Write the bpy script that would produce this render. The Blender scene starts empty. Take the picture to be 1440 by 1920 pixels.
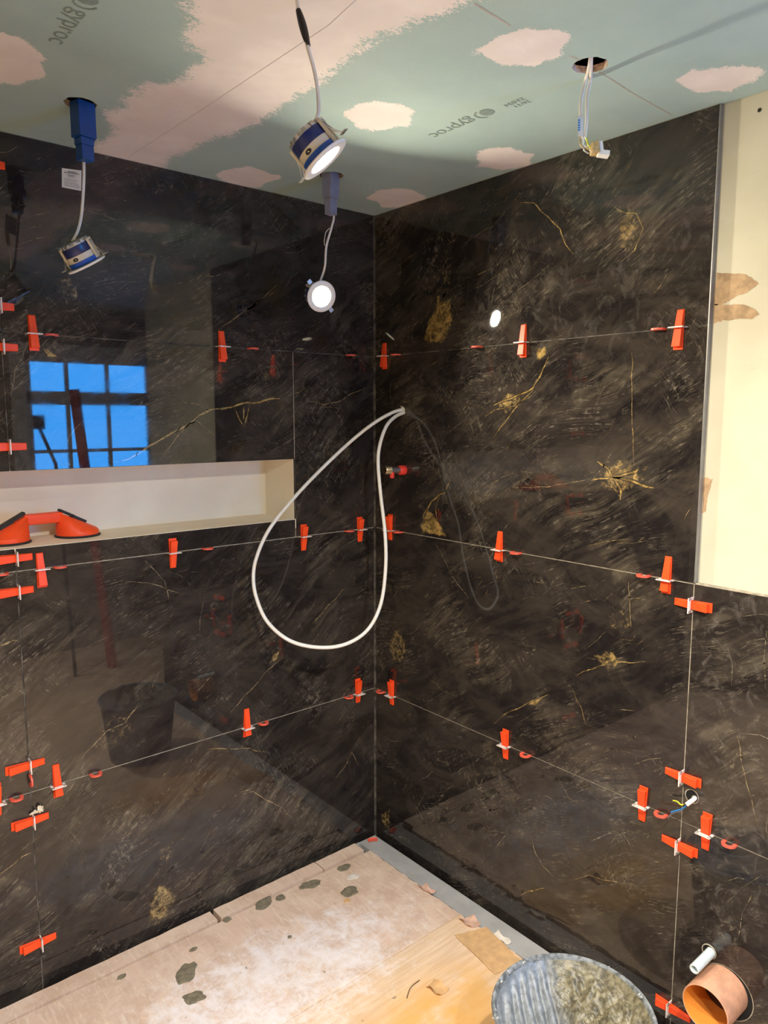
import bpy, bmesh, math, random
from mathutils import Vector, Matrix, noise
random.seed(7)
sc = bpy.context.scene
COL = sc.collection

# ------------------------------------------------------------------ camera
F_PX = 1386.42                       # focal length in pixels of the 1440-wide frame
CAM = Vector((-1.6705, -2.0279, 1.5685))
YAW, PITCH = 0.7014, -0.1276
FW = Vector((math.sin(YAW)*math.cos(PITCH), math.cos(YAW)*math.cos(PITCH), math.sin(PITCH)))
RT = Vector((math.cos(YAW), -math.sin(YAW), 0))
UP = RT.cross(FW)
cd = bpy.data.cameras.new('camera')
cd.sensor_fit = 'HORIZONTAL'; cd.sensor_width = 36.0; cd.lens = F_PX/1440*36.0
cd.clip_start = 0.02
cam = bpy.data.objects.new('camera', cd); COL.objects.link(cam)
m3 = Matrix((RT, UP, -FW)).transposed()
cam.matrix_world = Matrix.Translation(CAM) @ m3.to_4x4()
sc.camera = cam

# ------------------------------------------------------------------ exposure, sky, lamp strengths
sc.view_settings.view_transform = 'Standard'
sc.view_settings.look = 'None'
sc.view_settings.exposure = 1.15
sc.view_settings.gamma = 1.0
sc.view_settings.use_curve_mapping = False
sc.cycles.use_denoising = True
sc.cycles.max_bounces = 8
sc.cycles.sample_clamp_indirect = 6.0
SKY = (0.045, 0.36, 1.0); SKY_STRENGTH = 9.0
P_NEAR, P_CORNER, P_FILL = 4.2, 4.4, 12.0
WARM = (1.0, 0.88, 0.68); WARM2 = (1.0, 0.96, 0.89)
w = bpy.data.worlds.new('dusk_sky'); sc.world = w; w.use_nodes = True
bg = w.node_tree.nodes['Background']
bg.inputs[0].default_value = (*SKY, 1); bg.inputs[1].default_value = SKY_STRENGTH

CEIL = 2.25; R1, R2, R3 = 1.776, 1.176, 0.576; FLOOR = 0.019
UJ = 1.19                            # tile width

# ------------------------------------------------------------------ materials
def new_mat(name):
    m = bpy.data.materials.new(name); m.use_nodes = True
    nt = m.node_tree; b = nt.nodes['Principled BSDF']
    return m, nt, b
def N(nt, t, **kw):
    n = nt.nodes.new(t)
    for k, v in kw.items():
        if k.startswith('i_'):
            n.inputs[int(k[2:])].default_value = v
        else: setattr(n, k, v)
    return n
def math_node(nt, op, a, b=None, clamp=False):
    n = nt.nodes.new('ShaderNodeMath'); n.operation = op; n.use_clamp = clamp
    for i, v in enumerate((a, b)):
        if v is None: continue
        if isinstance(v, (int, float)): n.inputs[i].default_value = v
        else: nt.links.new(v, n.inputs[i])
    return n.outputs[0]
def maprange(nt, v, a, b, c=0.0, d=1.0, smooth=True):
    n = nt.nodes.new('ShaderNodeMapRange'); n.interpolation_type = 'SMOOTHSTEP' if smooth else 'LINEAR'
    nt.links.new(v, n.inputs[0])
    for i, x in enumerate((a, b, c, d)): n.inputs[i+1].default_value = x
    return n.outputs[0]
def mixc(nt, f, a, b):
    n = nt.nodes.new('ShaderNodeMix'); n.data_type = 'RGBA'
    if isinstance(f, (int, float)): n.inputs[0].default_value = f
    else: nt.links.new(f, n.inputs[0])
    for i, v in ((6, a), (7, b)):
        if isinstance(v, tuple): n.inputs[i].default_value = (*v[:3], 1)
        else: nt.links.new(v, n.inputs[i])
    return n.outputs[2]
def pos(nt, scale=(1,1,1), rot=(0,0,0), loc=(0,0,0), src=None):
    if src is None:
        src = nt.nodes.new('ShaderNodeNewGeometry').outputs['Position']
    mp = nt.nodes.new('ShaderNodeMapping')
    mp.inputs['Scale'].default_value = scale; mp.inputs['Rotation'].default_value = rot; mp.inputs['Location'].default_value = loc
    nt.links.new(src, mp.inputs['Vector']); return mp.outputs[0]
def noise_n(nt, vec, scale, detail=4, rough=0.55, dist=0.0):
    n = nt.nodes.new('ShaderNodeTexNoise'); nt.links.new(vec, n.inputs['Vector'])
    n.inputs['Scale'].default_value = scale; n.inputs['Detail'].default_value = detail
    n.inputs['Roughness'].default_value = rough; n.inputs['Distortion'].default_value = dist
    return n.outputs[0]
def attr(nt, name):
    n = nt.nodes.new('ShaderNodeAttribute'); n.attribute_name = name; return n.outputs['Fac']
def bump(nt, b, h, strength=0.3, dist=0.001):
    n = nt.nodes.new('ShaderNodeBump'); n.inputs['Strength'].default_value = strength
    n.inputs['Distance'].default_value = dist
    nt.links.new(h, n.inputs['Height']); nt.links.new(n.outputs[0], b.inputs['Normal'])

def plain(name, col, rough=0.5, metal=0.0, var=0.12, nscale=40.0, spec=0.5, emit=None, trans=0.0):
    """a simple procedural material: a colour with faint mottling"""
    m, nt, b = new_mat(name)
    v = pos(nt)
    n = noise_n(nt, v, nscale, 3)
    f = maprange(nt, n, 0.3, 0.7)
    c = mixc(nt, f, tuple(x*(1-var) for x in col), tuple(min(1, x*(1+var*0.6)) for x in col))
    nt.links.new(c, b.inputs['Base Color'])
    b.inputs['Roughness'].default_value = rough; b.inputs['Metallic'].default_value = metal
    b.inputs['Specular IOR Level'].default_value = spec
    if trans: b.inputs['Transmission Weight'].default_value = trans
    if emit:
        b.inputs['Emission Color'].default_value = (*emit[0], 1); b.inputs['Emission Strength'].default_value = emit[1]
    return m

def tile_material():
    m, nt, b = new_mat('black_gold_marble_tile')
    g = nt.nodes.new('ShaderNodeNewGeometry')
    sx = nt.nodes.new('ShaderNodeSeparateXYZ'); nt.links.new(g.outputs['Position'], sx.inputs[0])
    u = math_node(nt, 'SUBTRACT', sx.outputs[0], sx.outputs[1])
    cx = nt.nodes.new('ShaderNodeCombineXYZ'); nt.links.new(u, cx.inputs[0]); nt.links.new(sx.outputs[2], cx.inputs[1])
    uv = cx.outputs[0]
    cloud = maprange(nt, noise_n(nt, pos(nt, scale=(1, 1.9, 1), rot=(0, 0, -0.5), src=uv), 3.4, 8, 0.68, 1.2), 0.38, 0.66)
    tone = noise_n(nt, uv, 1.1, 3, 0.5, 0.3)
    c0 = mixc(nt, cloud, (0.0120, 0.0100, 0.0108), (0.040, 0.033, 0.028))
    c0 = mixc(nt, maprange(nt, tone, 0.5, 0.7, 0, 0.5), c0, (0.032, 0.022, 0.022))
    # fine brushed scratches that bend with the stone, gathered in drifts
    wn = nt.nodes.new('ShaderNodeTexNoise'); nt.links.new(uv, wn.inputs['Vector']); wn.inputs['Scale'].default_value = 2.4; wn.inputs['Detail'].default_value = 2
    wv = nt.nodes.new('ShaderNodeVectorMath'); wv.operation = 'MULTIPLY_ADD'
    nt.links.new(wn.outputs[1], wv.inputs[0]); wv.inputs[1].default_value = (0.17, 0.17, 0.0); nt.links.new(uv, wv.inputs[2])
    wuv = wv.outputs[0]
    def streak(rot, sc_, hi, seed, det=3):
        a = pos(nt, scale=sc_, src=pos(nt, rot=(0, 0, rot), loc=(seed, seed*1.7, 0), src=wuv))
        n = noise_n(nt, a, 1.0, det, 0.55, 0.25)
        r = math_node(nt, 'ABSOLUTE', math_node(nt, 'SUBTRACT', n, 0.5))
        return maprange(nt, r, hi, 0.0)
    def drift(seed, a, b, sc_=3.6):
        return maprange(nt, noise_n(nt, pos(nt, loc=(seed, seed*0.7, 0), src=uv), sc_, 4, 0.62, 0.8), a, b)
    s1 = streak(-0.62, (5, 85, 1), 0.018, 3.1); s2 = streak(-0.35, (7, 120, 1), 0.020, 9.7)
    s3 = streak(0.95, (8, 90, 1), 0.014, 5.3); s4 = streak(-0.8, (3, 40, 1), 0.010, 1.3)
    d1_ = drift(0.0, 0.50, 0.64); d2_ = drift(4.0, 0.50, 0.66); d3_ = drift(8.0, 0.52, 0.66)
    grain = maprange(nt, noise_n(nt, uv, 60, 3, 0.6), 0.36, 0.62)
    st = math_node(nt, 'ADD', math_node(nt, 'MULTIPLY', s1, d1_), math_node(nt, 'MULTIPLY', s2, d2_), True)
    st = math_node(nt, 'ADD', st, math_node(nt, 'MULTIPLY', math_node(nt, 'ADD', s3, s4), d3_), True)
    st = math_node(nt, 'MULTIPLY', st, math_node(nt, 'MULTIPLY', grain, 0.85))
    brushed = noise_n(nt, pos(nt, scale=(4, 30, 1), src=pos(nt, rot=(0, 0, -0.6), src=wuv)), 1.0, 5, 0.65, 0.5)
    c1 = mixc(nt, maprange(nt, brushed, 0.42, 0.72, 0, 0.30), c0, (0.060, 0.050, 0.040))
    c1 = mixc(nt, st, c1, (0.22, 0.19, 0.145))
    hz = math_node(nt, 'MULTIPLY', math_node(nt, 'MULTIPLY', d1_, maprange(nt, brushed, 0.42, 0.66)), 0.30)
    c1 = mixc(nt, hz, c1, (0.17, 0.145, 0.10))
    # veins carried by the mesh
    vv = attr(nt, 'vein'); gg = attr(nt, 'gold')
    rag = noise_n(nt, uv, 65, 5, 0.7, 0.6)
    fac = maprange(nt, math_node(nt, 'ADD', vv, math_node(nt, 'MULTIPLY', math_node(nt, 'SUBTRACT', rag, 0.5), 1.9)), 0.42, 0.95)
    mott = maprange(nt, noise_n(nt, uv, 30, 5, 0.7, 1.5), 0.35, 0.65)
    gold = mixc(nt, mott, (0.12, 0.075, 0.022), (0.52, 0.36, 0.12))
    pale = mixc(nt, mott, (0.10, 0.085, 0.065), (0.42, 0.37, 0.27))
    vc = mixc(nt, gg, pale, gold)
    c2 = mixc(nt, math_node(nt, 'MULTIPLY', fac, 0.85), c1, vc)
    # film of dried dust and finger smears, strongest on the unwiped lower right tile
    dirty = maprange(nt, sx.outputs[1], -1.17, -1.21)
    smn = noise_n(nt, pos(nt, scale=(1, 0.8, 1), src=uv), 16, 4, 0.65, 2.2)
    sm = maprange(nt, smn, 0.50, 0.70)
    smear = math_node(nt, 'MULTIPLY', sm, math_node(nt, 'ADD', math_node(nt, 'MULTIPLY', dirty, 0.22), math_node(nt, 'ADD', math_node(nt, 'MULTIPLY', math_node(nt, 'MULTIPLY', maprange(nt, sx.outputs[1], -0.25, -0.5), maprange(nt, math_node(nt, 'ABSOLUTE', math_node(nt, 'SUBTRACT', sx.outputs[2], 1.86)), 0.30, 0.05)), 0.16), 0.02)))
    c3 = mixc(nt, smear, c2, (0.20, 0.18, 0.16))
    nt.links.new(c3, b.inputs['Base Color'])
    rg = maprange(nt, noise_n(nt, uv, 7, 4, 0.6, 1.0), 0.40, 0.75, 0.012, 0.05)
    rg = math_node(nt, 'ADD', rg, math_node(nt, 'MULTIPLY', math_node(nt, 'MULTIPLY', sm, dirty), 0.30))
    nt.links.new(rg, b.inputs['Roughness'])
    b.inputs['IOR'].default_value = 1.55
    return m
M_TILE = tile_material()

def ceiling_material():
    m, nt, b = new_mat('green_plasterboard')
    v = pos(nt)
    a = attr(nt, 'skim')
    n1 = noise_n(nt, v, 38, 6, 0.75)
    n2 = noise_n(nt, pos(nt, scale=(1, 2.2, 1)), 150, 4, 0.7)
    rag = math_node(nt, 'ADD', math_node(nt, 'MULTIPLY', math_node(nt, 'SUBTRACT', n1, 0.5), 0.75),
                    math_node(nt, 'MULTIPLY', math_node(nt, 'SUBTRACT', n2, 0.5), 1.1))
    fac = maprange(nt, math_node(nt, 'ADD', a, rag), 0.47, 0.53)
    board = mixc(nt, maprange(nt, noise_n(nt, v, 3, 3), 0.35, 0.65), (0.33, 0.45, 0.44), (0.38, 0.51, 0.49))
    board = mixc(nt, math_node(nt, 'MULTIPLY', maprange(nt, noise_n(nt, v, 90, 2), 0.4, 0.7), 0.10), board, (0.48, 0.55, 0.50))
    skim = mixc(nt, maprange(nt, noise_n(nt, v, 9, 4), 0.35, 0.7), (0.72, 0.665, 0.64), (0.80, 0.75, 0.725))
    c = mixc(nt, fac, board, skim)
    nt.links.new(c, b.inputs['Base Color']); b.inputs['Roughness'].default_value = 0.85
    b.inputs['Specular IOR Level'].default_value = 0.25
    h = math_node(nt, 'ADD', fac, math_node(nt, 'MULTIPLY', n2, 0.25))
    bump(nt, b, h, 0.35, 0.0012)
    return m

def floor_material():
    m, nt, b = new_mat('dusty_floor_board')
    g = nt.nodes.new('ShaderNodeNewGeometry')
    sx = nt.nodes.new('ShaderNodeSeparateXYZ'); nt.links.new(g.outputs['Position'], sx.inputs[0])
    v = g.outputs['Position']
    def near(x, y, rx, ry):
        dx = math_node(nt, 'DIVIDE', math_node(nt, 'SUBTRACT', sx.outputs[0], x), rx)
        dy = math_node(nt, 'DIVIDE', math_node(nt, 'SUBTRACT', sx.outputs[1], y), ry)
        d = math_node(nt, 'SQRT', math_node(nt, 'ADD', math_node(nt, 'MULTIPLY', dx, dx), math_node(nt, 'MULTIPLY', dy, dy)))
        return maprange(nt, d, 1.0, 0.25)
    base = mixc(nt, maprange(nt, noise_n(nt, v, 14, 6, 0.7), 0.35, 0.65), (0.58, 0.41, 0.31), (0.70, 0.54, 0.43))
    comb = noise_n(nt, pos(nt, scale=(90, 14, 1), rot=(0, 0, 0.1)), 1.0, 4, 0.6, 0.8)
    base = mixc(nt, maprange(nt, comb, 0.52, 0.66, 0, 0.45), base, (0.80, 0.66, 0.54))
    red = maprange(nt, noise_n(nt, v, 7, 5, 0.7), 0.52, 0.72, 0, 0.5)
    base = mixc(nt, red, base, (0.62, 0.36, 0.27))
    # second sheet towards the bucket, tan board with a straight edge
    tan_ = mixc(nt, maprange(nt, noise_n(nt, pos(nt, scale=(6, 60, 1)), 1, 4), 0.35, 0.65), (0.66, 0.46, 0.30), (0.76, 0.57, 0.40))
    edge = maprange(nt, math_node(nt, 'ADD', sx.outputs[1], math_node(nt, 'MULTIPLY', sx.outputs[0], 0.02)), -0.545, -0.548)
    base = mixc(nt, edge, base, tan_)
    line = math_node(nt, 'MULTIPLY', maprange(nt, math_node(nt, 'ABSOLUTE', math_node(nt, 'ADD', sx.outputs[1], 0.546)), 0.003, 0.0), 0.5)
    base = mixc(nt, line, base, (0.30, 0.17, 0.11))
    # plaster dust trodden over it
    dn = noise_n(nt, v, 21, 9, 0.78, 0.25)
    dust = math_node(nt, 'MULTIPLY', near(-0.70, -0.42, 0.75, 0.33), 0.62)
    dust = maprange(nt, math_node(nt, 'ADD', dust, math_node(nt, 'MULTIPLY', math_node(nt, 'SUBTRACT', dn, 0.5), 1.9)), 0.18, 0.86)
    base = mixc(nt, math_node(nt, 'MULTIPLY', dust, 0.78), base, (0.84, 0.81, 0.84))
    amb = math_node(nt, 'MULTIPLY', near(-0.42, -0.80, 0.36, 0.20), 0.8)
    amb = math_node(nt, 'MULTIPLY', amb, maprange(nt, noise_n(nt, v, 9, 5, 0.65), 0.3, 0.6))
    base = mixc(nt, amb, base, (0.72, 0.38, 0.09))
    spk = maprange(nt, noise_n(nt, v, 46, 2, 0.5), 0.73, 0.77)
    base = mixc(nt, math_node(nt, 'MULTIPLY', spk, 0.7), base, (0.16, 0.14, 0.10))
    nt.links.new(base, b.inputs['Base Color']); b.inputs['Roughness'].default_value = 0.8
    b.inputs['Specular IOR Level'].default_value = 0.3
    bump(nt, b, math_node(nt, 'ADD', dn, math_node(nt, 'MULTIPLY', comb, 0.5)), 0.4, 0.002)
    return m

def cream_material(name, a, bcol):
    m, nt, b = new_mat(name)
    v = pos(nt)
    n = noise_n(nt, v, 5, 4)
    st = noise_n(nt, pos(nt, scale=(20, 20, 300), rot=(0.12, 0, 0)), 1.0, 3, 0.6)
    c = mixc(nt, maprange(nt, n, 0.35, 0.65), a, bcol)
    c = mixc(nt, maprange(nt, st, 0.62, 0.75, 0, 0.18), c, tuple(x*0.7 for x in a))
    nt.links.new(c, b.inputs['Base Color']); b.inputs['Roughness'].default_value = 0.75
    b.inputs['Specular IOR Level'].default_value = 0.3
    bump(nt, b, st, 0.25, 0.0006)
    return m

M_CEIL = ceiling_material()
M_FLOOR = floor_material()
M_CREAM = cream_material('cream_board', (0.55, 0.53, 0.415), (0.61, 0.59, 0.47))
M_NICHE = cream_material('niche_board', (0.78, 0.70, 0.55), (0.84, 0.77, 0.62))
M_ROOM = cream_material('painted_plaster', (0.30, 0.25, 0.20), (0.36, 0.30, 0.24))
M_BROWN = plain('brown_filler', (0.42, 0.29, 0.17), 0.8, var=0.3)
M_ADH = plain('tile_adhesive', (0.40, 0.36, 0.28), 0.9, var=0.35)
M_JOINT = plain('dark_joint', (0.10, 0.09, 0.075), 0.9, var=0.9, nscale=22)
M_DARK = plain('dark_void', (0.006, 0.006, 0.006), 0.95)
M_GYPS = plain('gypsum_core', (0.78, 0.58, 0.44), 0.95, var=0.35, nscale=120)
M_ORANGE = plain('orange_red_plastic', (0.98, 0.085, 0.016), 0.42, var=0.06, spec=0.35)
M_RED = plain('red_plastic', (0.80, 0.055, 0.035), 0.35, var=0.06)
M_SPACER = plain('coral_plastic', (0.82, 0.12, 0.075), 0.4, var=0.06)
M_CLIP = plain('translucent_white_plastic', (0.80, 0.74, 0.70), 0.35, var=0.05)
M_WHITE = plain('white_cable_sheath', (0.82, 0.80, 0.74), 0.4, var=0.04)
M_BEZEL = plain('white_enamel', (0.85, 0.84, 0.80), 0.3, var=0.03)
M_NAVY = plain('navy_label', (0.010, 0.022, 0.12), 0.3, var=0.15)
M_BLUE = plain('blue_plastic', (0.006, 0.055, 0.24), 0.38, var=0.12)
M_BLUE_FLARE = plain('flare_paled_blue_plastic', (0.24, 0.25, 0.34), 0.4, var=0.12)  # same blue plastic, lens flare haze painted in as a paler colour
M_RING = plain('bright_blue_seal', (0.01, 0.09, 0.48), 0.4, var=0.1)
M_CREAMPL = plain('ivory_enamel', (0.72, 0.66, 0.52), 0.35, var=0.05)
M_CHROME = plain('dull_chrome', (0.55, 0.55, 0.57), 0.42, metal=1.0, var=0.2)
M_TAPE = plain('black_tape', (0.012, 0.011, 0.012), 0.45, var=0.2)
M_TERRA = plain('terracotta_pvc', (0.66, 0.35, 0.22), 0.35, var=0.18, nscale=30)
M_TERRAIN = plain('orange_pipe_inside', (0.78, 0.30, 0.05), 0.35, var=0.1, nscale=18)  # inner face of the pipe, more orange than its outside
M_PIPEW = plain('white_waste_pipe', (0.66, 0.76, 0.78), 0.35, var=0.05)
M_BRASS = plain('brass_thread', (0.42, 0.36, 0.26), 0.3, metal=1.0, var=0.4, nscale=250)
M_RUBBER = plain('black_rubber', (0.02, 0.02, 0.022), 0.7, var=0.3)
M_GREYSTRIP = plain('grey_tanking_strip', (0.40, 0.395, 0.39), 0.6, var=0.12, nscale=14)
M_SPLAT = plain('dried_mortar', (0.20, 0.17, 0.115), 0.85, var=0.3, nscale=80)
M_PALE = plain('plaster_splash', (0.72, 0.66, 0.58), 0.9, var=0.1)
M_CARD = plain('brown_cardboard', (0.62, 0.38, 0.18), 0.8, var=0.12)
M_PINK = plain('pink_board', (0.66, 0.42, 0.32), 0.85, var=0.2, nscale=26)
M_INK = plain('grey_board_print', (0.19, 0.26, 0.25), 0.85, var=0.2, nscale=200)
M_FRAME = plain('white_window_frame', (0.85, 0.86, 0.88), 0.4, var=0.03)
M_PAPER = plain('white_paper_tag', (0.72, 0.73, 0.70), 0.7, var=0.05)
M_GREYINK = plain('grey_print', (0.20, 0.20, 0.20), 0.8)
M_METAL = plain('grey_metal_trim', (0.33, 0.33, 0.33), 0.35, metal=0.6, var=0.1)
M_YELLOW = plain('yellow_green_insulation', (0.62, 0.66, 0.05), 0.4)
M_BLUEW = plain('blue_insulation', (0.03, 0.22, 0.62), 0.4)
M_BROWNW = plain('brown_insulation', (0.05, 0.02, 0.012), 0.4)
M_AMBER = plain('amber_resin_tape', (0.50, 0.36, 0.16), 0.5, var=0.3, nscale=150)
M_GUTTER = plain('dark_subfloor', (0.02, 0.018, 0.016), 0.9, var=0.3)

def mortar_material():
    m, nt, b = new_mat('wet_mortar')
    v = pos(nt)
    a = attr(nt, 'khaki')
    n = noise_n(nt, v, 60, 5, 0.7)
    c1 = mixc(nt, maprange(nt, n, 0.35, 0.65), (0.15, 0.165, 0.18), (0.27, 0.29, 0.31))
    c2 = mixc(nt, maprange(nt, n, 0.35, 0.65), (0.075, 0.065, 0.04), (0.24, 0.21, 0.13))
    nt.links.new(mixc(nt, a, c1, c2), b.inputs['Base Color'])  # blue window light and yellow lamp light painted into the grey mortar
    b.inputs['Roughness'].default_value = 0.38
    bump(nt, b, n, 0.5, 0.003)
    return m
M_MORTAR = mortar_material()

def lens_material(name, col, s):
    m, nt, b = new_mat(name)
    b.inputs['Base Color'].default_value = (0.9, 0.88, 0.8, 1)
    b.inputs['Emission Color'].default_value = (*col, 1); b.inputs['Emission Strength'].default_value = s
    return m
M_LENS = lens_material('lit_lens', (1.0, 0.86, 0.62), 25.0)
M_LENSOFF = plain('frosted_lens', (0.8, 0.8, 0.78), 0.5)
def glass_material():
    m = bpy.data.materials.new('window_glass'); m.use_nodes = True
    nt = m.node_tree; nt.nodes.clear()
    o = nt.nodes.new('ShaderNodeOutputMaterial'); t = nt.nodes.new('ShaderNodeBsdfTransparent'); gl = nt.nodes.new('ShaderNodeBsdfGlossy')
    gl.inputs['Roughness'].default_value = 0.02
    fr = nt.nodes.new('ShaderNodeFresnel'); fr.inputs[0].default_value = 1.5
    mx = nt.nodes.new('ShaderNodeMixShader')
    nt.links.new(fr.outputs[0], mx.inputs[0]); nt.links.new(t.outputs[0], mx.inputs[1]); nt.links.new(gl.outputs[0], mx.inputs[2])
    nt.links.new(mx.outputs[0], o.inputs[0]); return m
M_GLASS = glass_material()

# ------------------------------------------------------------------ mesh helpers
class MB:
    """collects geometry; build() links it as ONE mesh object"""
    def __init__(s): s.v = []; s.f = []; s.m = []; s.at = {}
    def vert(s, p, **at):
        s.v.append(Vector(p))
        for k, x in at.items(): s.at.setdefault(k, {})[len(s.v)-1] = x
        return len(s.v)-1
    def face(s, idx, m=0): s.f.append(tuple(idx)); s.m.append(m)
    def poly(s, pts, m=0, **at): s.face([s.vert(p, **at) for p in pts], m)
    def hexa(s, p, m=0):
        """8 corners: bottom ring then top ring"""
        i = [s.vert(q) for q in p]
        for f in ((3,2,1,0), (4,5,6,7), (0,1,5,4), (1,2,6,5), (2,3,7,6), (3,0,4,7)): s.face([i[k] for k in f], m)
    def box(s, lo, hi, m=0, M=None):
        x0,y0,z0 = lo; x1,y1,z1 = hi
        p = [Vector(q) for q in ((x0,y0,z0),(x1,y0,z0),(x1,y1,z0),(x0,y1,z0),(x0,y0,z1),(x1,y0,z1),(x1,y1,z1),(x0,y1,z1))]
        if M: p = [M @ q for q in p]
        s.hexa(p, m)
    def lathe(s, prof, n=32, m=0, M=None, cap0=False, cap1=False):
        rings = []
        for r, z in prof:
            rings.append([s.vert((M or Matrix()) @ Vector((r*math.cos(2*math.pi*k/n), r*math.sin(2*math.pi*k/n), z))) for k in range(n)])
        for a, b in zip(rings, rings[1:]):
            for k in range(n): s.face((a[k], a[(k+1)%n], b[(k+1)%n], b[k]), m)
        if cap0: s.face(rings[0][::-1], m)
        if cap1: s.face(rings[-1], m)
    def tube(s, pts, r, n=12, m=0):
        pts = [Vector(p) for p in pts]
        rad = r if isinstance(r, (list, tuple)) else [r]*len(pts)
        prev = None; rings = []
        for i, p in enumerate(pts):
            t = (pts[min(i+1, len(pts)-1)] - pts[max(i-1, 0)]).normalized()
            if prev is None:
                a = t.cross(Vector((0,0,1)));
                if a.length < 0.1: a = t.cross(Vector((1,0,0)))
                a.normalize()
            else:
                a = (prev - t*prev.dot(t)).normalized()
            prev = a; c = t.cross(a)
            rings.append([s.vert(p + (a*math.cos(2*math.pi*k/n) + c*math.sin(2*math.pi*k/n))*rad[i]) for k in range(n)])
        for a, b in zip(rings, rings[1:]):
            for k in range(n): s.face((a[k], a[(k+1)%n], b[(k+1)%n], b[k]), m)
        s.face(rings[0][::-1], m); s.face(rings[-1], m)
    def hull(s, pts, m=0):
        bm = bmesh.new()
        for p in pts: bm.verts.new(p)
        r = bmesh.ops.convex_hull(bm, input=bm.verts)
        bmesh.ops.delete(bm, geom=[v for v in bm.verts if not v.link_faces], context='VERTS')
        bm.verts.index_update()
        base = len(s.v)
        for v in bm.verts: s.v.append(v.co.copy())
        for f in bm.faces: s.face([base+v.index for v in f.verts], m)
        bm.free()
    def build(s, name, mats, parent=None, smooth=False, bevel=0.0, segs=2, origin=None, recalc=True, angle=None):
        me = bpy.data.meshes.new(name)
        o0 = Vector(origin) if origin is not None else Vector((0,0,0))
        me.from_pydata([tuple(v-o0) for v in s.v], [], s.f); me.update()
        for mt in (mats if isinstance(mats, (list, tuple)) else [mats]): me.materials.append(mt)
        me.polygons.foreach_set('material_index', s.m)
        for k, d in s.at.items():
            a = me.attributes.new(k, 'FLOAT', 'POINT')
            vals = [0.0]*len(s.v)
            for i, x in d.items(): vals[i] = x
            a.data.foreach_set('value', vals)
        if bevel or recalc:
            bm = bmesh.new(); bm.from_mesh(me)
            if recalc: bmesh.ops.recalc_face_normals(bm, faces=bm.faces)
            if bevel:
                es = [e for e in bm.edges if len(e.link_faces) == 2 and e.calc_face_angle(0) > 0.5]
                bmesh.ops.bevel(bm, geom=es, offset=bevel, segments=segs, affect='EDGES', profile=0.6, clamp_overlap=True)
            bm.to_mesh(me); bm.free()
        if smooth:
            me.polygons.foreach_set('use_smooth', [True]*len(me.polygons))
            try: me.set_sharp_from_angle(angle=angle or 0.7)
            except Exception: pass
        o = bpy.data.objects.new(name, me); COL.objects.link(o)
        o.location = o0
        if parent: o.parent = parent; o.location = o0 - (parent.location if parent.type == 'EMPTY' else Vector((0,0,0)))
        return o

def tag(o, label, cat, group=None, kind=None):
    if label: o['label'] = label
    if cat: o['category'] = cat
    if group: o['group'] = group
    if kind: o['kind'] = kind
    return o
def structure(o): o['kind'] = 'structure'; return o
def thing(name, loc, label, cat, group=None):
    o = bpy.data.objects.new(name, None); COL.objects.link(o); o.location = loc; o.empty_display_size = 0.05
    return tag(o, label, cat, group)
def at(px, py, depth):
    """world point seen at this place of the photograph, at a forward distance in metres"""
    return CAM + (FW + RT*((px-720)/F_PX) - UP*((py-960)/F_PX))*depth
def at_z(px, py, z):
    d = FW + RT*((px-720)/F_PX) - UP*((py-960)/F_PX); return CAM + d*((z-CAM.z)/d.z)
def at_y(px, py, y):
    d = FW + RT*((px-720)/F_PX) - UP*((py-960)/F_PX); return CAM + d*((y-CAM.y)/d.y)
def wp(wall, u, z, off=0.0):
    """point on a tiled wall: u metres from the corner, z high, off metres proud of the tile face"""
    return Vector((-u, -off, z)) if wall == 'L' else Vector((-off, -u, z))
def smooth_path(pts, n=8):
    P = [Vector(p) for p in pts]; out = []
    for i in range(len(P)-1):
        p0, p1, p2, p3 = P[max(i-1,0)], P[i], P[i+1], P[min(i+2, len(P)-1)]
        for k in range(n):
            t = k/n
            out.append(0.5*((2*p1) + (p2-p0)*t + (2*p0-5*p1+4*p2-p3)*t*t + (3*p1-p0-3*p2+p3)*t**3))
    out.append(P[-1]); return out

# ------------------------------------------------------------------ tiled walls
GAP = 0.0013; TH = 0.010
def slab(mb, wall, u0, u1, z0, z1):
    # individual tile, edges eased by hand: front face inset by the ease
    e = 0.0009
    u0 += GAP; u1 -= GAP; z0 += GAP; z1 -= GAP
    back = [wp(wall,u,z,-TH) for u,z in ((u0,z0),(u1,z0),(u1,z1),(u0,z1))]
    mid = [wp(wall,u,z,-e) for u,z in ((u0,z0),(u1,z0),(u1,z1),(u0,z1))]
    mid2 = [wp(wall,u,z,-e*0.3) for u,z in ((u0+e*.3,z0+e*.3),(u1-e*.3,z0+e*.3),(u1-e*.3,z1-e*.3),(u0+e*.3,z1-e*.3))]
    fr = [wp(wall,u,z,0) for u,z in ((u0+e,z0+e),(u1-e,z0+e),(u1-e,z1-e),(u0+e,z1-e))]
    L = [[mb.vert(p) for p in ring] for ring in (back, mid, mid2, fr)]
    for a, b in zip(L, L[1:]):
        for k in range(4): mb.face((a[k], a[(k+1)%4], b[(k+1)%4], b[k]), 0)
    mb.face(L[-1], 0); mb.face(L[0][::-1], 0)

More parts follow.
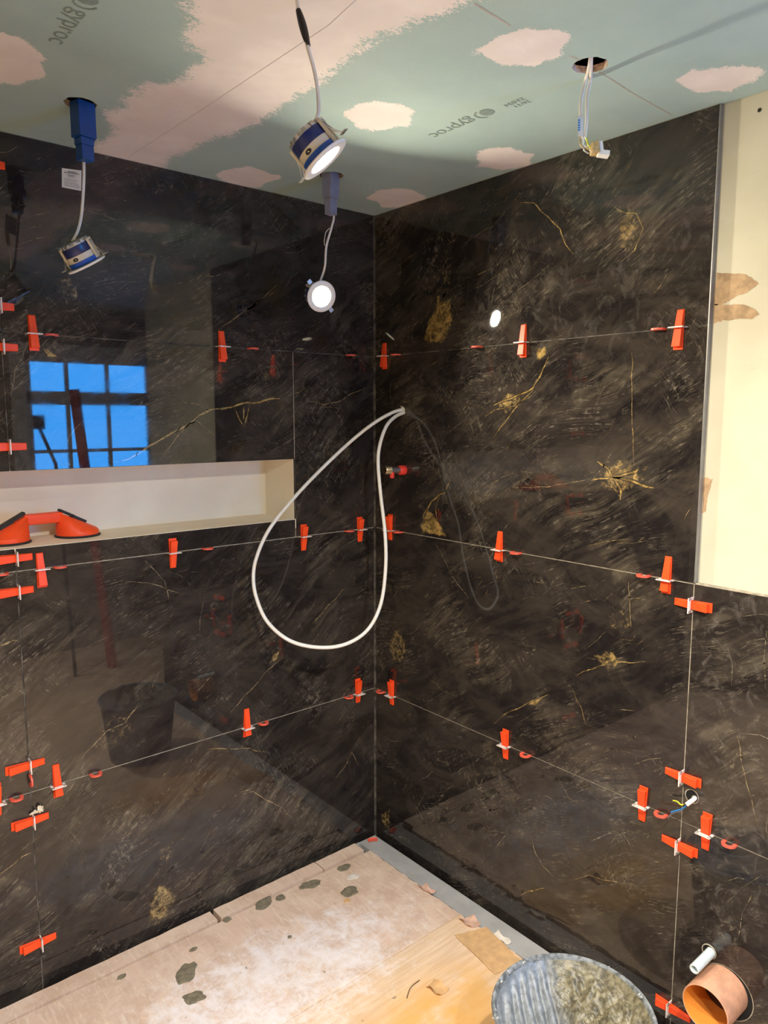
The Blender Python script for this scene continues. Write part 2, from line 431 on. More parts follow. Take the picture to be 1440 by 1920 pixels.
def ribbon(mb, wall, pts, w, gold, v=1.0, jit=0.5, step=0.012, off=0.0003):
    """a vein lying in the tile face"""
    P = [Vector((a, b)) for a, b in pts]
    Q = []
    for a, b in zip(P, P[1:]):
        n = max(1, int((b-a).length/step))
        for k in range(n): Q.append(a + (b-a)*k/n)
    Q.append(P[-1])
    sd = random.uniform(0, 50)
    Q2 = []
    for i, q in enumerate(Q):
        jx = noise.noise(Vector((q.x*25+sd, q.y*25, 0)))*0.008*jit
        jy = noise.noise(Vector((q.x*25, q.y*25+sd, 7)))*0.010*jit
        Q2.append(q + Vector((jx, jy)))
    rows = []
    n = len(Q2)
    for i, q in enumerate(Q2):
        t = Q2[min(i+1,n-1)] - Q2[max(i-1,0)]
        if t.length < 1e-6: t = Vector((1,0))
        t.normalize(); nn = Vector((-t.y, t.x))
        tap = min(1.0, 4*min(i, n-1-i)/max(1,n-1) + 0.25)
        ww = w*tap*(0.65+0.6*abs(noise.noise(Vector((i*0.31+sd, 2, 3)))))*1.7
        rows.append([mb.vert(wp(wall, *(q + nn*ww*s_), off), vein=(v if s_ == 0 else 0.0), gold=gold) for s_ in (-1, 0, 1)])
    for a, b in zip(rows, rows[1:]):
        mb.face((a[0], a[1], b[1], b[0]), 0); mb.face((a[1], a[2], b[2], b[1]), 0)

def patch(mb, wall, pts, gold, v=1.0, core=0.55, off=0.00025):
    """a mottled mineral patch in the tile face"""
    P = []
    n0 = len(pts)
    for i in range(n0):
        a, b = Vector(pts[i]), Vector(pts[(i+1)%n0])
        for k in range(4):
            q = a.lerp(b, k/4); P.append(q + Vector((random.uniform(-1,1), random.uniform(-1,1)))*0.004)
    c = sum(P, Vector((0,0)))/len(P)
    outer = [mb.vert(wp(wall, *p, off), vein=0.0, gold=gold) for p in P]
    inner = [mb.vert(wp(wall, *(c.lerp(p, core)), off), vein=v, gold=gold) for p in P]
    ci = mb.vert(wp(wall, *c, off), vein=v, gold=gold)
    n = len(P)
    for k in range(n):
        mb.face((outer[k], outer[(k+1)%n], inner[(k+1)%n], inner[k]), 0)
        mb.face((inner[k], inner[(k+1)%n], ci), 0)

def scratches(mb, wall, n, u0, u1, z0, z1, ang, spread, avoid=None, gold=0.25):
    k = 0
    while k < n:
        u, z = random.uniform(u0,u1), random.uniform(z0,z1)
        if avoid and avoid(u, z): continue
        dens = noise.noise(Vector((u*3.1, z*3.1, 5 if wall == 'L' else 15)))
        if dens < random.uniform(-0.45, 0.35): continue
        a = ang + random.gauss(0, spread); L = random.choice((0.02, 0.03, 0.04, 0.07, 0.11))*random.uniform(0.7,1.3)
        d = Vector((math.cos(a), math.sin(a)))*L/2
        # keep each one inside its own tile
        lim = [b for b in (0, R3, R2, R1, CEIL)]
        zc0, zc1 = z-abs(d.y)-0.012, z+abs(d.y)+0.012
        if any(zc0 < b < zc1 for b in lim) or zc0 < 0.01: continue
        if u-abs(d.x) < 0.01 or any(u-abs(d.x)-0.01 < b < u+abs(d.x)+0.01 for b in (UJ,)): continue
        c = Vector((u, z))
        mid = c + Vector((random.uniform(-1,1), random.uniform(-1,1)))*L*0.10
        ribbon(mb, wall, [c-d, mid, c+d], random.uniform(0.0006, 0.0016), gold*random.random()*2, v=random.uniform(0.55, 0.95), jit=0.25, step=0.01)
        k += 1

NU, NZ0, NZ1, NDEPTH = 0.338, 1.236, 1.432, 0.185    # the niche
NEND = 1.95; LW = 2.30                                # niche far end, wall length
mb = MB()
for a, b in ((0.004, UJ), (UJ, LW)):
    slab(mb, 'L', a, b, -0.02, R3); slab(mb, 'L', a, b, R3, R2); slab(mb, 'L', a, b, R1, CEIL)
slab(mb, 'L', 0.004, NU, R2, R1)
for a, b in ((NU, UJ), (UJ, NEND)):
    slab(mb, 'L', a, b, R2, NZ0); slab(mb, 'L', a, b, NZ1, R1)
slab(mb, 'L', NEND, LW, R2, R1)
# adhesive bed behind the joints, around the niche opening
def bed(wall, u0, u1, z0, z1):
    f = 0.0016
    p = [wp(wall,u,z,o) for o in (-0.06, -f) for u,z in ((u0,z0),(u1,z0),(u1,z1),(u0,z1))]
    mb.hexa(p, 1)
bed('L', -0.065, LW+0.1, -0.05, NZ0-0.002); bed('L', -0.065, LW+0.1, NZ1+0.002, 2.42)
bed('L', -0.06, NU-0.002, NZ0-0.002, NZ1+0.002); bed('L', NEND+0.002, LW+0.1, NZ0-0.002, NZ1+0.002)
# veins
G = 1.0
ribbon(mb,'L',[(0.933,1.444),(0.888,1.454),(0.825,1.485),(0.76,1.52),(0.71,1.541),(0.665,1.575),(0.641,1.588),(0.57,1.596)],0.0038,0.8,1.25)
ribbon(mb,'L',[(0.60,1.594),(0.57,1.597),(0.515,1.614),(0.48,1.612),(0.439,1.622),(0.39,1.626)],0.0045,1.0,1.25)
ribbon(mb,'L',[(0.34,1.644),(0.31,1.652),(0.288,1.667)],0.002,0.8,0.9)
ribbon(mb,'L',[(0.552,1.596),(0.535,1.56),(0.522,1.539),(0.508,1.57),(0.50,1.605)],0.003,1.0,1.1)
ribbon(mb,'L',[(0.52,1.60),(0.524,1.56)],0.004,1.0,1.1)
ribbon(mb,'L',[(0.64,1.588),(0.67,1.605),(0.72,1.612)],0.0018,0.5,0.9)
ribbon(mb,'L',[(0.288,1.621),(0.22,1.612),(0.169,1.617),(0.09,1.654),(0.012,1.678)],0.0020,0.6,1.0)
ribbon(mb,'L',[(0.599,1.823),(0.56,1.85),(0.526,1.875),(0.48,1.905),(0.451,1.929),(0.393,1.976)],0.0024,0.6,1.0)
ribbon(mb,'L',[(0.50,1.89),(0.47,1.915)],0.005,0.6,1.1)
ribbon(mb,'L',[(0.796,1.445),(0.744,1.511),(0.70,1.55),(0.676,1.556),(0.66,1.541),(0.626,1.517)],0.0016,0.5,0.9)
ribbon(mb,'L',[(1.178,1.62),(1.16,1.69),(1.126,1.752)],0.0018,0.4,1.0)
ribbon(mb,'L',[(1.16,1.69),(1.12,1.72),(1.10,1.745)],0.0016,0.4,0.9)
patch(mb,'L',[(1.10,1.745),(1.07,1.738),(1.058,1.72),(1.085,1.722)],0.9,1.0)
patch(mb,'L',[(1.06,1.93),(1.02,1.95),(0.985,1.90),(1.0,1.85),(1.04,1.84)],0.55,0.55)
patch(mb,'L',[(0.875,0.158),(0.845,0.19),(0.80,0.160),(0.785,0.09),(0.825,0.012),(0.91,0.025),(0.905,0.09)],0.75,0.72)
patch(mb,'L',[(0.86,0.27),(0.83,0.30),(0.79,0.29),(0.80,0.22),(0.85,0.20)],0.7,0.5)
patch(mb,'L',[(1.02,0.70),(0.96,0.75),(0.88,0.73),(0.88,0.66),(0.97,0.62),(1.05,0.63)],0.7,0.45)
ribbon(mb,'L',[(1.05,0.64),(0.98,0.69),(0.93,0.70),(0.89,0.74)],0.004,0.5,0.9)
ribbon(mb,'L',[(0.854,1.164),(0.824,1.129),(0.793,1.093),(0.783,1.028)],0.0016,0.3,1.0)
ribbon(mb,'L',[(0.903,1.109),(0.85,1.098),(0.81,1.08),(0.737,1.044)],0.0016,0.3,1.0)
ribbon(mb,'L',[(0.599,0.634),(0.55,0.674),(0.46,0.742),(0.397,0.783)],0.002,0.5,0.95)
patch(mb,'L',[(0.46,0.76),(0.44,0.80),(0.40,0.81),(0.42,0.77)],0.7,0.7)
ribbon(mb,'L',[(0.278,0.87),(0.24,0.90),(0.199,0.932),(0.141,0.97)],0.0028,0.6,0.95)
ribbon(mb,'L',[(0.569,0.355),(0.52,0.35),(0.47,0.302),(0.41,0.25),(0.366,0.197)],0.0024,0.5,1.0)
ribbon(mb,'L',[(0.60,0.35),(0.56,0.362),(0.52,0.358)],0.0024,0.4,0.9)
ribbon(mb,'L',[(0.684,0.545),(0.63,0.53),(0.583,0.514),(0.53,0.50),(0.466,0.469)],0.0024,0.7,1.0)
ribbon(mb,'L',[(1.277,0.378),(1.223,0.405),(1.198,0.408)],0.0022,0.6,1.0)
ribbon(mb,'L',[(0.19,0.28),(0.15,0.31),(0.11,0.36),(0.08,0.30)],0.003,0.6,0.9)
ribbon(mb,'L',[(0.678,1.996),(0.668,2.05),(0.62,2.11),(0.535,2.19)],0.0018,0.1,0.65)
ribbon(mb,'L',[(0.80,1.13),(0.74,1.10),(0.70,1.05)],0.0012,0.1,0.7)
ribbon(mb,'L',[(1.24,0.99),(1.21,1.0),(1.198,0.995)],0.003,0.6,1.0)
niche_av = lambda u, z: (NZ0-0.05 < z < NZ1+0.05 and u > NU-0.06)
scratches(mb, 'L', 210, 0.03, 1.30, 0.03, 2.22, -0.62, 0.35, niche_av)
scratches(mb, 'L', 60, 0.3, 1.25, 1.80, 2.22, -0.25, 0.3)
def dark_joint(wall, u0, u1, z0, z1):
    mb.hexa([wp(wall,u,z,o) for o in (-0.004, -0.0012) for u,z in ((u0,z0),(u1,z0),(u1,z1),(u0,z1))], 2)
dark_joint('L', 0, LW, R1-.002, R1+.002); dark_joint('L', UJ-.002, UJ+.002, 0, NZ0-.003); dark_joint('L', UJ-.002, UJ+.002, NZ1+.003, CEIL); dark_joint('L', -0.003, 0.006, -0.02, CEIL)
wall_l = structure(mb.build('wall_left', [M_TILE, M_ADH, M_JOINT], recalc=True))

mb = MB()
RW = 1.90
for z0, z1 in ((-0.02, R3), (R3, R2)):
    slab(mb, 'R', 0.004, UJ, z0, z1); slab(mb, 'R', UJ, RW, z0, z1)
slab(mb, 'R', 0.004, UJ, R2, R1); slab(mb, 'R', 0.004, UJ, R1, CEIL)
f = 0.0016
mb.hexa([wp('R',u,z,o) for o in (-0.06,-f) for u,z in ((0,-0.05),(RW,-0.05),(RW,R2-0.001),(0,R2-0.001))], 1)
mb.hexa([wp('R',u,z,o) for o in (-0.06,-f) for u,z in ((0,R2-0.001),(UJ-0.001,R2-0.001),(UJ-0.001,2.42),(0,2.42))], 1)
patch(mb,'R',[(0.309,1.962),(0.38,1.938),(0.397,1.864),(0.347,1.79),(0.25,1.782),(0.237,1.812),(0.262,1.877),(0.298,1.923)],1.0,0.80,0.7)
patch(mb,'R',[(0.32,2.05),(0.378,2.049),(0.368,1.963),(0.334,1.935)],0.8,0.5)
patch(mb,'R',[(0.23,1.209),(0.268,1.275),(0.30,1.262),(0.381,1.180),(0.243,1.180)],1.0,0.85,0.7)
patch(mb,'R',[(0.06,0.79),(0.12,0.86),(0.19,0.80),(0.19,0.72),(0.12,0.68),(0.06,0.71)],0.9,0.6)
patch(mb,'R',[(0.88,1.43),(0.96,1.50),(1.07,1.46),(1.10,1.39),(0.98,1.35),(0.90,1.37)],0.9,0.75,0.3)
patch(mb,'R',[(0.60,1.66),(0.68,1.66),(0.68,1.60),(0.58,1.55),(0.53,1.60)],0.9,0.72,0.3)
patch(mb,'R',[(0.93,2.10),(1.0,2.11),(1.03,2.02),(0.98,1.94),(0.93,1.97)],0.7,0.7,0.3)
patch(mb,'R',[(0.70,1.76),(0.74,1.77),(0.745,1.73),(0.70,1.72)],1.0,0.8)
patch(mb,'R',[(0.02,0.10),(0.10,0.16),(0.09,0.04),(0.03,0.04)],0.9,0.6)
patch(mb,'R',[(0.93,1.03),(1.0,1.10),(1.05,1.06),(1.02,0.99)],0.8,0.45)
patch(mb,'R',[(0.90,0.93),(0.98,0.97),(1.03,0.94),(0.97,0.89)],0.9,0.65)
ribbon(mb,'R',[(0.749,1.733),(0.715,1.674),(0.695,1.65),(0.669,1.635),(0.601,1.618),(0.551,1.603)],0.0036,1.0,1.2)
ribbon(mb,'R',[(0.698,1.645),(0.64,1.60),(0.60,1.555),(0.553,1.509)],0.0026,1.0,1.0)
ribbon(mb,'R',[(0.669,1.635),(0.63,1.60),(0.56,1.59),(0.52,1.57)],0.0022,1.0,0.9)
ribbon(mb,'R',[(0.378,1.372),(0.354,1.327),(0.33,1.32),(0.293,1.295),(0.256,1.248),(0.25,1.20)],0.0038,1.0,1.25)
ribbon(mb,'R',[(0.33,1.32),(0.31,1.27),(0.32,1.23)],0.0022,1.0,1.0)
for q in ((0.914,1.455),(1.03,1.440),(0.985,1.36),(1.075,1.398),(0.90,1.405)):
    ribbon(mb,'R',[(0.962,1.415),((0.962+q[0])/2+0.008,(1.415+q[1])/2),q],0.0040,1.0,1.2)
ribbon(mb,'R',[(0.90,1.408),(0.84,1.395),(0.75,1.375),(0.608,1.362)],0.0014,0.5,0.9)
ribbon(mb,'R',[(0.634,2.158),(0.685,2.145),(0.736,2.096),(0.772,2.062),(0.791,2.018),(0.817,1.993)],0.0024,0.9,1.15)
ribbon(mb,'R',[(0.932,2.083),(0.97,2.065),(0.999,2.057),(1.015,2.017),(0.996,1.971),(0.96,1.951)],0.0024,0.9,1.0)
ribbon(mb,'R',[(1.019,1.150),(1.024,1.09),(1.03,1.036)],0.0018,0.7,1.1)
ribbon(mb,'R',[(0.87,0.865),(0.92,0.895),(0.968,0.921),(1.02,0.94),(1.075,0.955)],0.0022,0.9,1.1)
ribbon(mb,'R',[(0.575,0.625),(0.63,0.68),(0.688,0.717),(0.73,0.75),(0.782,0.783)],0.002,0.9,1.05)
patch(mb,'R',[(0.70,0.72),(0.735,0.76),(0.76,0.765),(0.73,0.73)],0.9,0.9)
ribbon(mb,'R',[(0.863,0.825),(0.875,0.79),(0.891,0.772),(0.909,0.732)],0.0018,0.8,1.0)
ribbon(mb,'R',[(0.73,0.325),(0.75,0.28),(0.781,0.252),(0.82,0.238)],0.0028,0.3,0.9)
ribbon(mb,'R',[(0.695,0.114),(0.73,0.15),(0.784,0.187)],0.003,0.9,1.0)
ribbon(mb,'R',[(0.884,0.264),(0.93,0.30),(1.0,0.32),(1.073,0.350)],0.002,0.6,0.95)
ribbon(mb,'R',[(0.396,0.264),(0.50,0.30),(0.60,0.36),(0.739,0.35)],0.002,0.1,0.6)
ribbon(mb,'R',[(1.0,1.728),(1.004,1.64),(1.009,1.545),(1.021,1.452)],0.0015,0.8,0.95)
ribbon(mb,'R',[(1.312,0.84),(1.325,0.788),(1.34,0.734),(1.369,0.655)],0.0018,0.5,1.0)
ribbon(mb,'R',[(0.31,1.16),(0.345,1.12),(0.394,1.060),(0.465,1.0)],0.0018,0.2,0.9)
ribbon(mb,'R',[(0.82,0.55),(0.86,0.50),(0.90,0.50)],0.002,0.6,0.8)
scratches(mb, 'R', 380, 0.03, 1.17, 0.03, 2.22, 0.62, 0.35, gold=0.5)
scratches(mb, 'R', 60, 1.21, 1.50, 0.03, 1.15, 0.9, 0.9, gold=0.1)
dark_joint('R', 0, UJ-.002, R1-.002, R1+.002); dark_joint('R', -0.003, 0.006, -0.02, CEIL)
wall_r = structure(mb.build('wall_right', [M_TILE, M_ADH, M_JOINT]))

# the edge profile and the untiled board beyond the half-width stack of tiles
mb = MB()
mb.box((0.0135, -2.0, R2+0.002), (0.05, -UJ-0.002, 2.42), 0)
for poly_ in ([(1.195,1.890),(1.264,1.879),(1.291,1.856),(1.272,1.842),(1.240,1.833),(1.222,1.822),(1.195,1.820)],
              [(1.195,1.822),(1.222,1.819),(1.274,1.811),(1.298,1.79),(1.281,1.782),(1.217,1.784),(1.195,1.780)],
              [(1.193,1.43),(1.214,1.425),(1.205,1.38),(1.200,1.345),(1.193,1.345)]):
    n0 = len(poly_); pts = []
    for i in range(n0):
        a, b = Vector(poly_[i]), Vector(poly_[(i+1)%n0])
        for k in range(5):
            q = a.lerp(b, k/5); pts.append(q + Vector((random.uniform(-1,1), random.uniform(-1,1)))*0.0018)
    mb.poly([(0.0131, -a, b) for a, b in pts], 1)
for (u, z) in ((1.27, 2.215), (1.36, 1.99)):
    mb.poly([(0.0130, -u-0.0045*math.cos(k*0.7), z+0.0045*math.sin(k*0.7)) for k in range(9)], 2)
structure(mb.build('trim_1', [M_CREAM, M_BROWN, M_TAPE], recalc=True))
mb = MB()
mb.box((-0.0012, -UJ-0.0022, R2+0.003), (0.014, -UJ+0.0002, CEIL-0.002))
structure(mb.build('trim_2', [M_METAL]))
mb = MB()   # pale sealant bead on the ledge of the lower tiles
mb.box((-0.0004, -RW, R2-0.0005), (0.0134, -UJ-0.003, R2+0.0025))
structure(mb.build('trim_3', [M_ADH]))

# niche lining
mb = MB()
x0, x1, y1 = -NEND, -NU, NDEPTH
mb.box((x0-0.02, y1, NZ0-0.03), (x1+0.02, y1+0.02, NZ1+0.03))
mb.box((x0-0.02, 0.0005, NZ0-0.03), (x1+0.02, y1, NZ0))
mb.box((x0-0.02, 0.0105, NZ1), (x1+0.02, y1, NZ1+0.03))
mb.box((x1, 0.0105, NZ0), (x1+0.02, y1, NZ1)); mb.box((x0-0.02, 0.0105, NZ0), (x0, y1, NZ1))
structure(mb.build('trim_4', [M_NICHE]))

# ------------------------------------------------------------------ the rest of the room
WY, WX0, WX1, WZ0, WZ1 = -3.0, -0.36, 0.50, 0.95, 1.97
mb = MB()
mb.box((-2.6, WY-0.2, -0.05), (WX0, WY, 2.42)); mb.box((WX1, WY-0.2, -0.05), (1.5, WY, 2.42))
mb.box((WX0, WY-0.2, -0.05), (WX1, WY, WZ0)); mb.box((WX0, WY-0.2, WZ1), (WX1, WY, 2.42))
structure(mb.build('wall_rear', [M_ROOM]))
mb = MB(); mb.box((-2.6, WY, -0.05), (-2.4, 0.06, 2.42)); structure(mb.build('wall_far_left', [M_ROOM]))
mb = MB(); mb.box((1.3, WY, -0.05), (1.5, -1.9, 2.42)); structure(mb.build('wall_far_right', [M_ROOM]))
mb = MB(); mb.box((0.051, -2.0, -0.05), (1.3, -1.9, 2.42)); structure(mb.build('wall_return', [M_ROOM]))
# window with glazing bars
mb = MB()
fy0, fy1 = WY-0.11, WY-0.06
def fr(a, b, c, d): mb.box((a, fy0, c), (b, fy1, d))
fr(WX0, WX0+0.05, WZ0, WZ1); fr(WX1-0.05, WX1, WZ0, WZ1); fr(WX0, WX1, WZ0, WZ0+0.06); fr(WX0, WX1, WZ1-0.05, WZ1)
fr(WX0, WX1, 1.648, 1.735)
structure(mb.build('window_1', [M_FRAME], bevel=0.003))
win = bpy.data.objects['window_1']
mb = MB()
for xa in (-0.085, 0.180): mb.box((xa-0.012, fy0+0.01, 1.73), (xa+0.012, fy1-0.01, WZ1-0.04)); mb.box((xa-0.012, fy0+0.01, WZ0+0.05), (xa+0.012, fy1-0.01, 1.65))
mb.box((WX0+0.04, fy0+0.01, 1.335), (WX1-0.04, fy1-0.01, 1.357))
mb.build('glazing_bars', [M_FRAME], win)
mb = MB(); mb.box((WX0+0.03, fy0+0.022, WZ0+0.03), (WX1-0.03, fy0+0.026, WZ1-0.03)); mb.build('pane', [M_GLASS], win)
mb = MB(); mb.box((WX0-0.03, WY-0.06, WZ0-0.03), (WX1+0.03, WY+0.04, WZ0)); structure(mb.build('trim_5', [M_FRAME], bevel=0.004))
mb = MB(); mb.box((WX1, WY+0.0005, WZ0-0.06), (WX1+0.11, WY+0.02, WZ1+0.06)); mb.box((WX0-0.09, WY+0.0005, WZ0-0.06), (WX0, WY+0.02, WZ1+0.06)); mb.box((WX0, WY+0.0005, WZ1), (WX1, WY+0.02, WZ1+0.06))
structure(mb.build('trim_6', [plain('architrave_paint', (0.80, 0.82, 0.88), 0.5)], bevel=0.004))

# ------------------------------------------------------------------ ceiling
HOLES = [(-1.068, -0.283), (-0.360, -0.245), (-0.367, -1.108), (-0.975, -0.960)]
SKIM = {
 'band': [(-1.16,-1.0),(-1.14,-0.869),(-1.073,-0.81),(-1.038,-0.776),(-1.016,-0.688),(-0.959,-0.644),(-0.949,-0.534),(-1.002,-0.448),(-1.008,-0.378),(-0.982,-0.335),(-1.017,-0.268),(-0.96,-0.195),(-0.951,-0.042),(-0.938,0.076),(-0.731,0.073),(-0.775,-0.062),(-0.746,-0.278),(-0.717,-0.434),(-0.728,-0.689),(-0.754,-0.935),(-0.73,-1.054),(-0.701,-1.125),(-0.704,-1.25),(-0.72,-1.6),(-1.15,-1.6)],
 'p1': [(-0.576,-1.001),(-0.593,-1.058),(-0.572,-1.115),(-0.529,-1.146),(-0.481,-1.148),(-0.447,-1.09),(-0.443,-1.043),(-0.489,-1.001)],
 'p2': [(-0.603,-0.61),(-0.603,-0.674),(-0.582,-0.721),(-0.484,-0.737),(-0.44,-0.668),(-0.46,-0.595),(-0.509,-0.563)],
 'p3': [(-0.174,-0.623),(-0.187,-0.673),(-0.141,-0.722),(-0.047,-0.72),(-0.0,-0.65),(-0.018,-0.589),(-0.095,-0.57)],
 'p4': [(-0.142,-0.14),(-0.172,-0.229),(-0.143,-0.281),(-0.065,-0.291),(-0.013,-0.278),(0.033,-0.147),(-0.034,-0.09)],
 'p5': [(-0.615,-0.025),(-0.609,-0.107),(-0.577,-0.169),(-0.465,-0.139),(-0.46,-0.027),(-0.52,0.024)],
 'p6': [(-0.174,-1.182),(-0.191,-1.227),(-0.166,-1.274),(-0.094,-1.329),(-0.053,-1.291),(-0.053,-1.226),(-0.1,-1.18)],
 'p7': [(-1.331,-0.506),(-1.28,-0.507),(-1.235,-0.503),(-1.19,-0.449),(-1.165,-0.352),(-1.202,-0.295),(-1.265,-0.267)]}
def sdist(poly_, x, y):
    ins = False; d = 9.0
    n0 = len(poly_)
    for i in range(n0):
        ax, ay = poly_[i]; bx, by = poly_[(i+1)%n0]
        dx, dy = bx-ax, by-ay
        t = max(0, min(1, ((x-ax)*dx+(y-ay)*dy)/(dx*dx+dy*dy)))
        d = min(d, math.hypot(x-ax-dx*t, y-ay-dy*t))
        if (ay > y) != (by > y) and x < (bx-ax)*(y-ay)/(by-ay)+ax: ins = not ins
    return d if ins else -d
mb = MB()
CS = 0.0125; X0, X1, Y0, Y1 = -1.6, 0.0125, -1.6, 0.0125
nx, ny = round((X1-X0)/CS), round((Y1-Y0)/CS)
HR = 0.034
box_ = {k: (min(p[0] for p in v)-0.08, max(p[0] for p in v)+0.08, min(p[1] for p in v)-0.08, max(p[1] for p in v)+0.08) for k, v in SKIM.items()}
grid = {}
for i in range(nx+1):
    for j in range(ny+1):
        x, y = X0+i*CS, Y0+j*CS
        wx = x + 0.016*noise.noise(Vector((x*16, y*16, 0))) + 0.008*noise.noise(Vector((x*45, y*45, 3))); wy = y + 0.016*noise.noise(Vector((x*16, y*16, 9))) + 0.008*noise.noise(Vector((x*45, y*45, 7)))
        a = 0.0
        for k, pl in SKIM.items():
            bx = box_[k]
            if bx[0] < x < bx[1] and bx[2] < y < bx[3]:
                d = sdist(pl, wx, wy)
                wdt = 0.11 if k == 'band' else 0.035
                a = max(a, min(1.0, max(0.0, 0.5 + d/wdt)))
        grid[i, j] = mb.vert((x, y, CEIL), skim=a)
def hole_of(i, j):
    x, y = X0+(i+.5)*CS, Y0+(j+.5)*CS
    for h, (hx, hy) in enumerate(HOLES):
        if math.hypot(x-hx, y-hy) < HR: return h
    return None
cut = {}
for i in range(nx):
    for j in range(ny):
        h = hole_of(i, j)
        if h is None: mb.face((grid[i,j], grid[i+1,j], grid[i+1,j+1], grid[i,j+1]), 0)
        else: cut[i, j] = h
# rims: pull the cut cells' border onto the circle and turn it up through the board
for h, (hx, hy) in enumerate(HOLES):
    cells = {c for c, hh in cut.items() if hh == h}
    edges = []
    for (i, j) in cells:
        for (ni, nj, a, b) in ((i-1,j,(i,j),(i,j+1)), (i+1,j,(i+1,j),(i+1,j+1)), (i,j-1,(i,j),(i+1,j)), (i,j+1,(i,j+1),(i+1,j+1))):
            if (ni, nj) not in cells: edges.append((a, b))
    vs = {v for e in edges for v in e}; up = {}
    for v in vs:
        p = mb.v[grid[v]]; d = Vector((p.x-hx, p.y-hy)); r = HR*(1+0.04*math.sin(9*math.atan2(d.y, d.x)+h))
        d.normalize(); mb.v[grid[v]] = Vector((hx+d.x*r, hy+d.y*r, CEIL))
        up[v] = mb.vert((hx+d.x*(r+0.001), hy+d.y*(r+0.001), CEIL+0.014))
    for a, b in edges: mb.face((grid[a], grid[b], up[b], up[a]), 1)
for (a, b, c, d) in ((-2.6, X0, WY, 0.0125), (X0, X1, WY, Y0), (X1, 1.5, WY, -1.8)):
    mb.poly([(a, c, CEIL), (b, c, CEIL), (b, d, CEIL), (a, d, CEIL)], 0)
# board joint and a hairline crack, thin recesses drawn as slivers just under the board
for pts, ww in (([(-0.93,-1.55),(-0.845,-0.9),(-0.85,-0.45),(-0.86,-0.02)],0.0005), ([(-0.70,-1.112),(-0.6,-1.104)],0.0022), ([(-0.43,-1.106),(-0.40,-1.108)],0.0022), ([(-0.332,-1.104),(-0.27,-1.10),(-0.2,-1.094),(-0.1,-1.09),(-0.022,-1.088)],0.0014)):
    for (a, b) in zip(pts, pts[1:]):
        a, b = Vector(a), Vector(b); t = (b-a).normalized(); nn = Vector((-t.y, t.x))*ww
        mb.poly([(*(a-nn), CEIL-0.0003), (*(b-nn), CEIL-0.0003), (*(b+nn), CEIL-0.0003), (*(a+nn), CEIL-0.0003)], 2)
# void above
mb.poly([(-2.6, WY, 2.42), (1.5, WY, 2.42), (1.5, 0.06, 2.42), (-2.6, 0.06, 2.42)], 3)
ceil = structure(mb.build('ceiling', [M_CEIL, M_GYPS, plain('board_crack', (0.40, 0.38, 0.36), 0.9), M_DARK], recalc=False))

def ceiling_print(body, x, y, size, dx=1.0):
    cu = bpy.data.curves.new('printed_lettering', 'FONT'); cu.body = body; cu.size = size; cu.space_character = 1.0
    tmp = bpy.data.objects.new('tmp_text', cu); COL.objects.link(tmp)
    dg = bpy.context.evaluated_depsgraph_get(); me = bpy.data.meshes.new_from_object(tmp.evaluated_get(dg))
    bpy.data.objects.remove(tmp); me.name = 'printed_lettering'
    for v in me.vertices:
        # reading direction +y, letter tops towards +x, facing down
        a, b = v.co.x*dx, v.co.y
        v.co = Vector((x + b, y + a, CEIL-0.0006))
    me.materials.append(M_INK)
    o = bpy.data.objects.new('printed_lettering', me); COL.objects.link(o); o.parent = ceil
    return o
def logo(x, y, s):
    mb = MB()
    # filled rounded block beside an open crescent
    mb.poly([(x+s*(0.5+0.48*math.sin(t))*0.9, y+s*(0.42+0.40*math.cos(t)), CEIL-0.0006) for t in [k*math.pi/10 for k in range(20)]])
    for k in range(12):
        t0, t1 = -1.5+k*0.25, -1.25+k*0.25
        q = []
        for t, r in ((t0,0.50),(t1,0.50),(t1,0.40),(t0,0.40)):
            q.append((x+s*(0.5+r*math.sin(t)), y+s*(0.78+r*0.9*math.cos(t)), CEIL-0.0006))
        mb.poly(q)
    return mb.build('printed_logo', [M_INK], ceil, recalc=False)
ceiling_print('gyproc', -0.362, -0.785, 0.052); logo(-0.372, -0.845, 0.042)
ceiling_print('gyproc', -1.205, -0.668, 0.052); logo(-1.215, -0.728, 0.042)
ceiling_print('26/11\n23:034', -0.335, -0.93, 0.020)

# ------------------------------------------------------------------ floor
mb = MB()
mb.box((-2.4, WY, -0.05), (1.3, 0.0, -0.02), 1)
# main boarding, edge torn along the right
ex = []
yy = -0.100
while yy > -1.9:
    ex.append((-0.104 + 0.008*noise.noise(Vector((yy*18, 1, 0))) + random.uniform(-.0025, .0025), yy)); yy -= 0.012
top = [(-2.39, -0.082)] + [(-2.0 + k*0.1, -0.075 - 0.0*k) for k in range(0)] + [(-0.100, -0.094)] + ex + [(-0.1, -1.91), (-0.1, WY), (-2.39, WY)]
i0 = [mb.vert((x, y, FLOOR)) for x, y in top]; i1 = [mb.vert((x, y, -0.02)) for x, y in top]
mb.face(i0, 0)
for k in range(len(top)): mb.face((i0[k], i0[(k+1)%len(top)], i1[(k+1)%len(top)], i1[k]), 0)
mb.box((-0.1, WY, -0.02), (1.3, -1.91, FLOOR-0.001), 0)
floor = structure(mb.build('floor', [M_FLOOR, M_GUTTER], recalc=True))
mb = MB()   # pale strip board along the left wall, one broken end
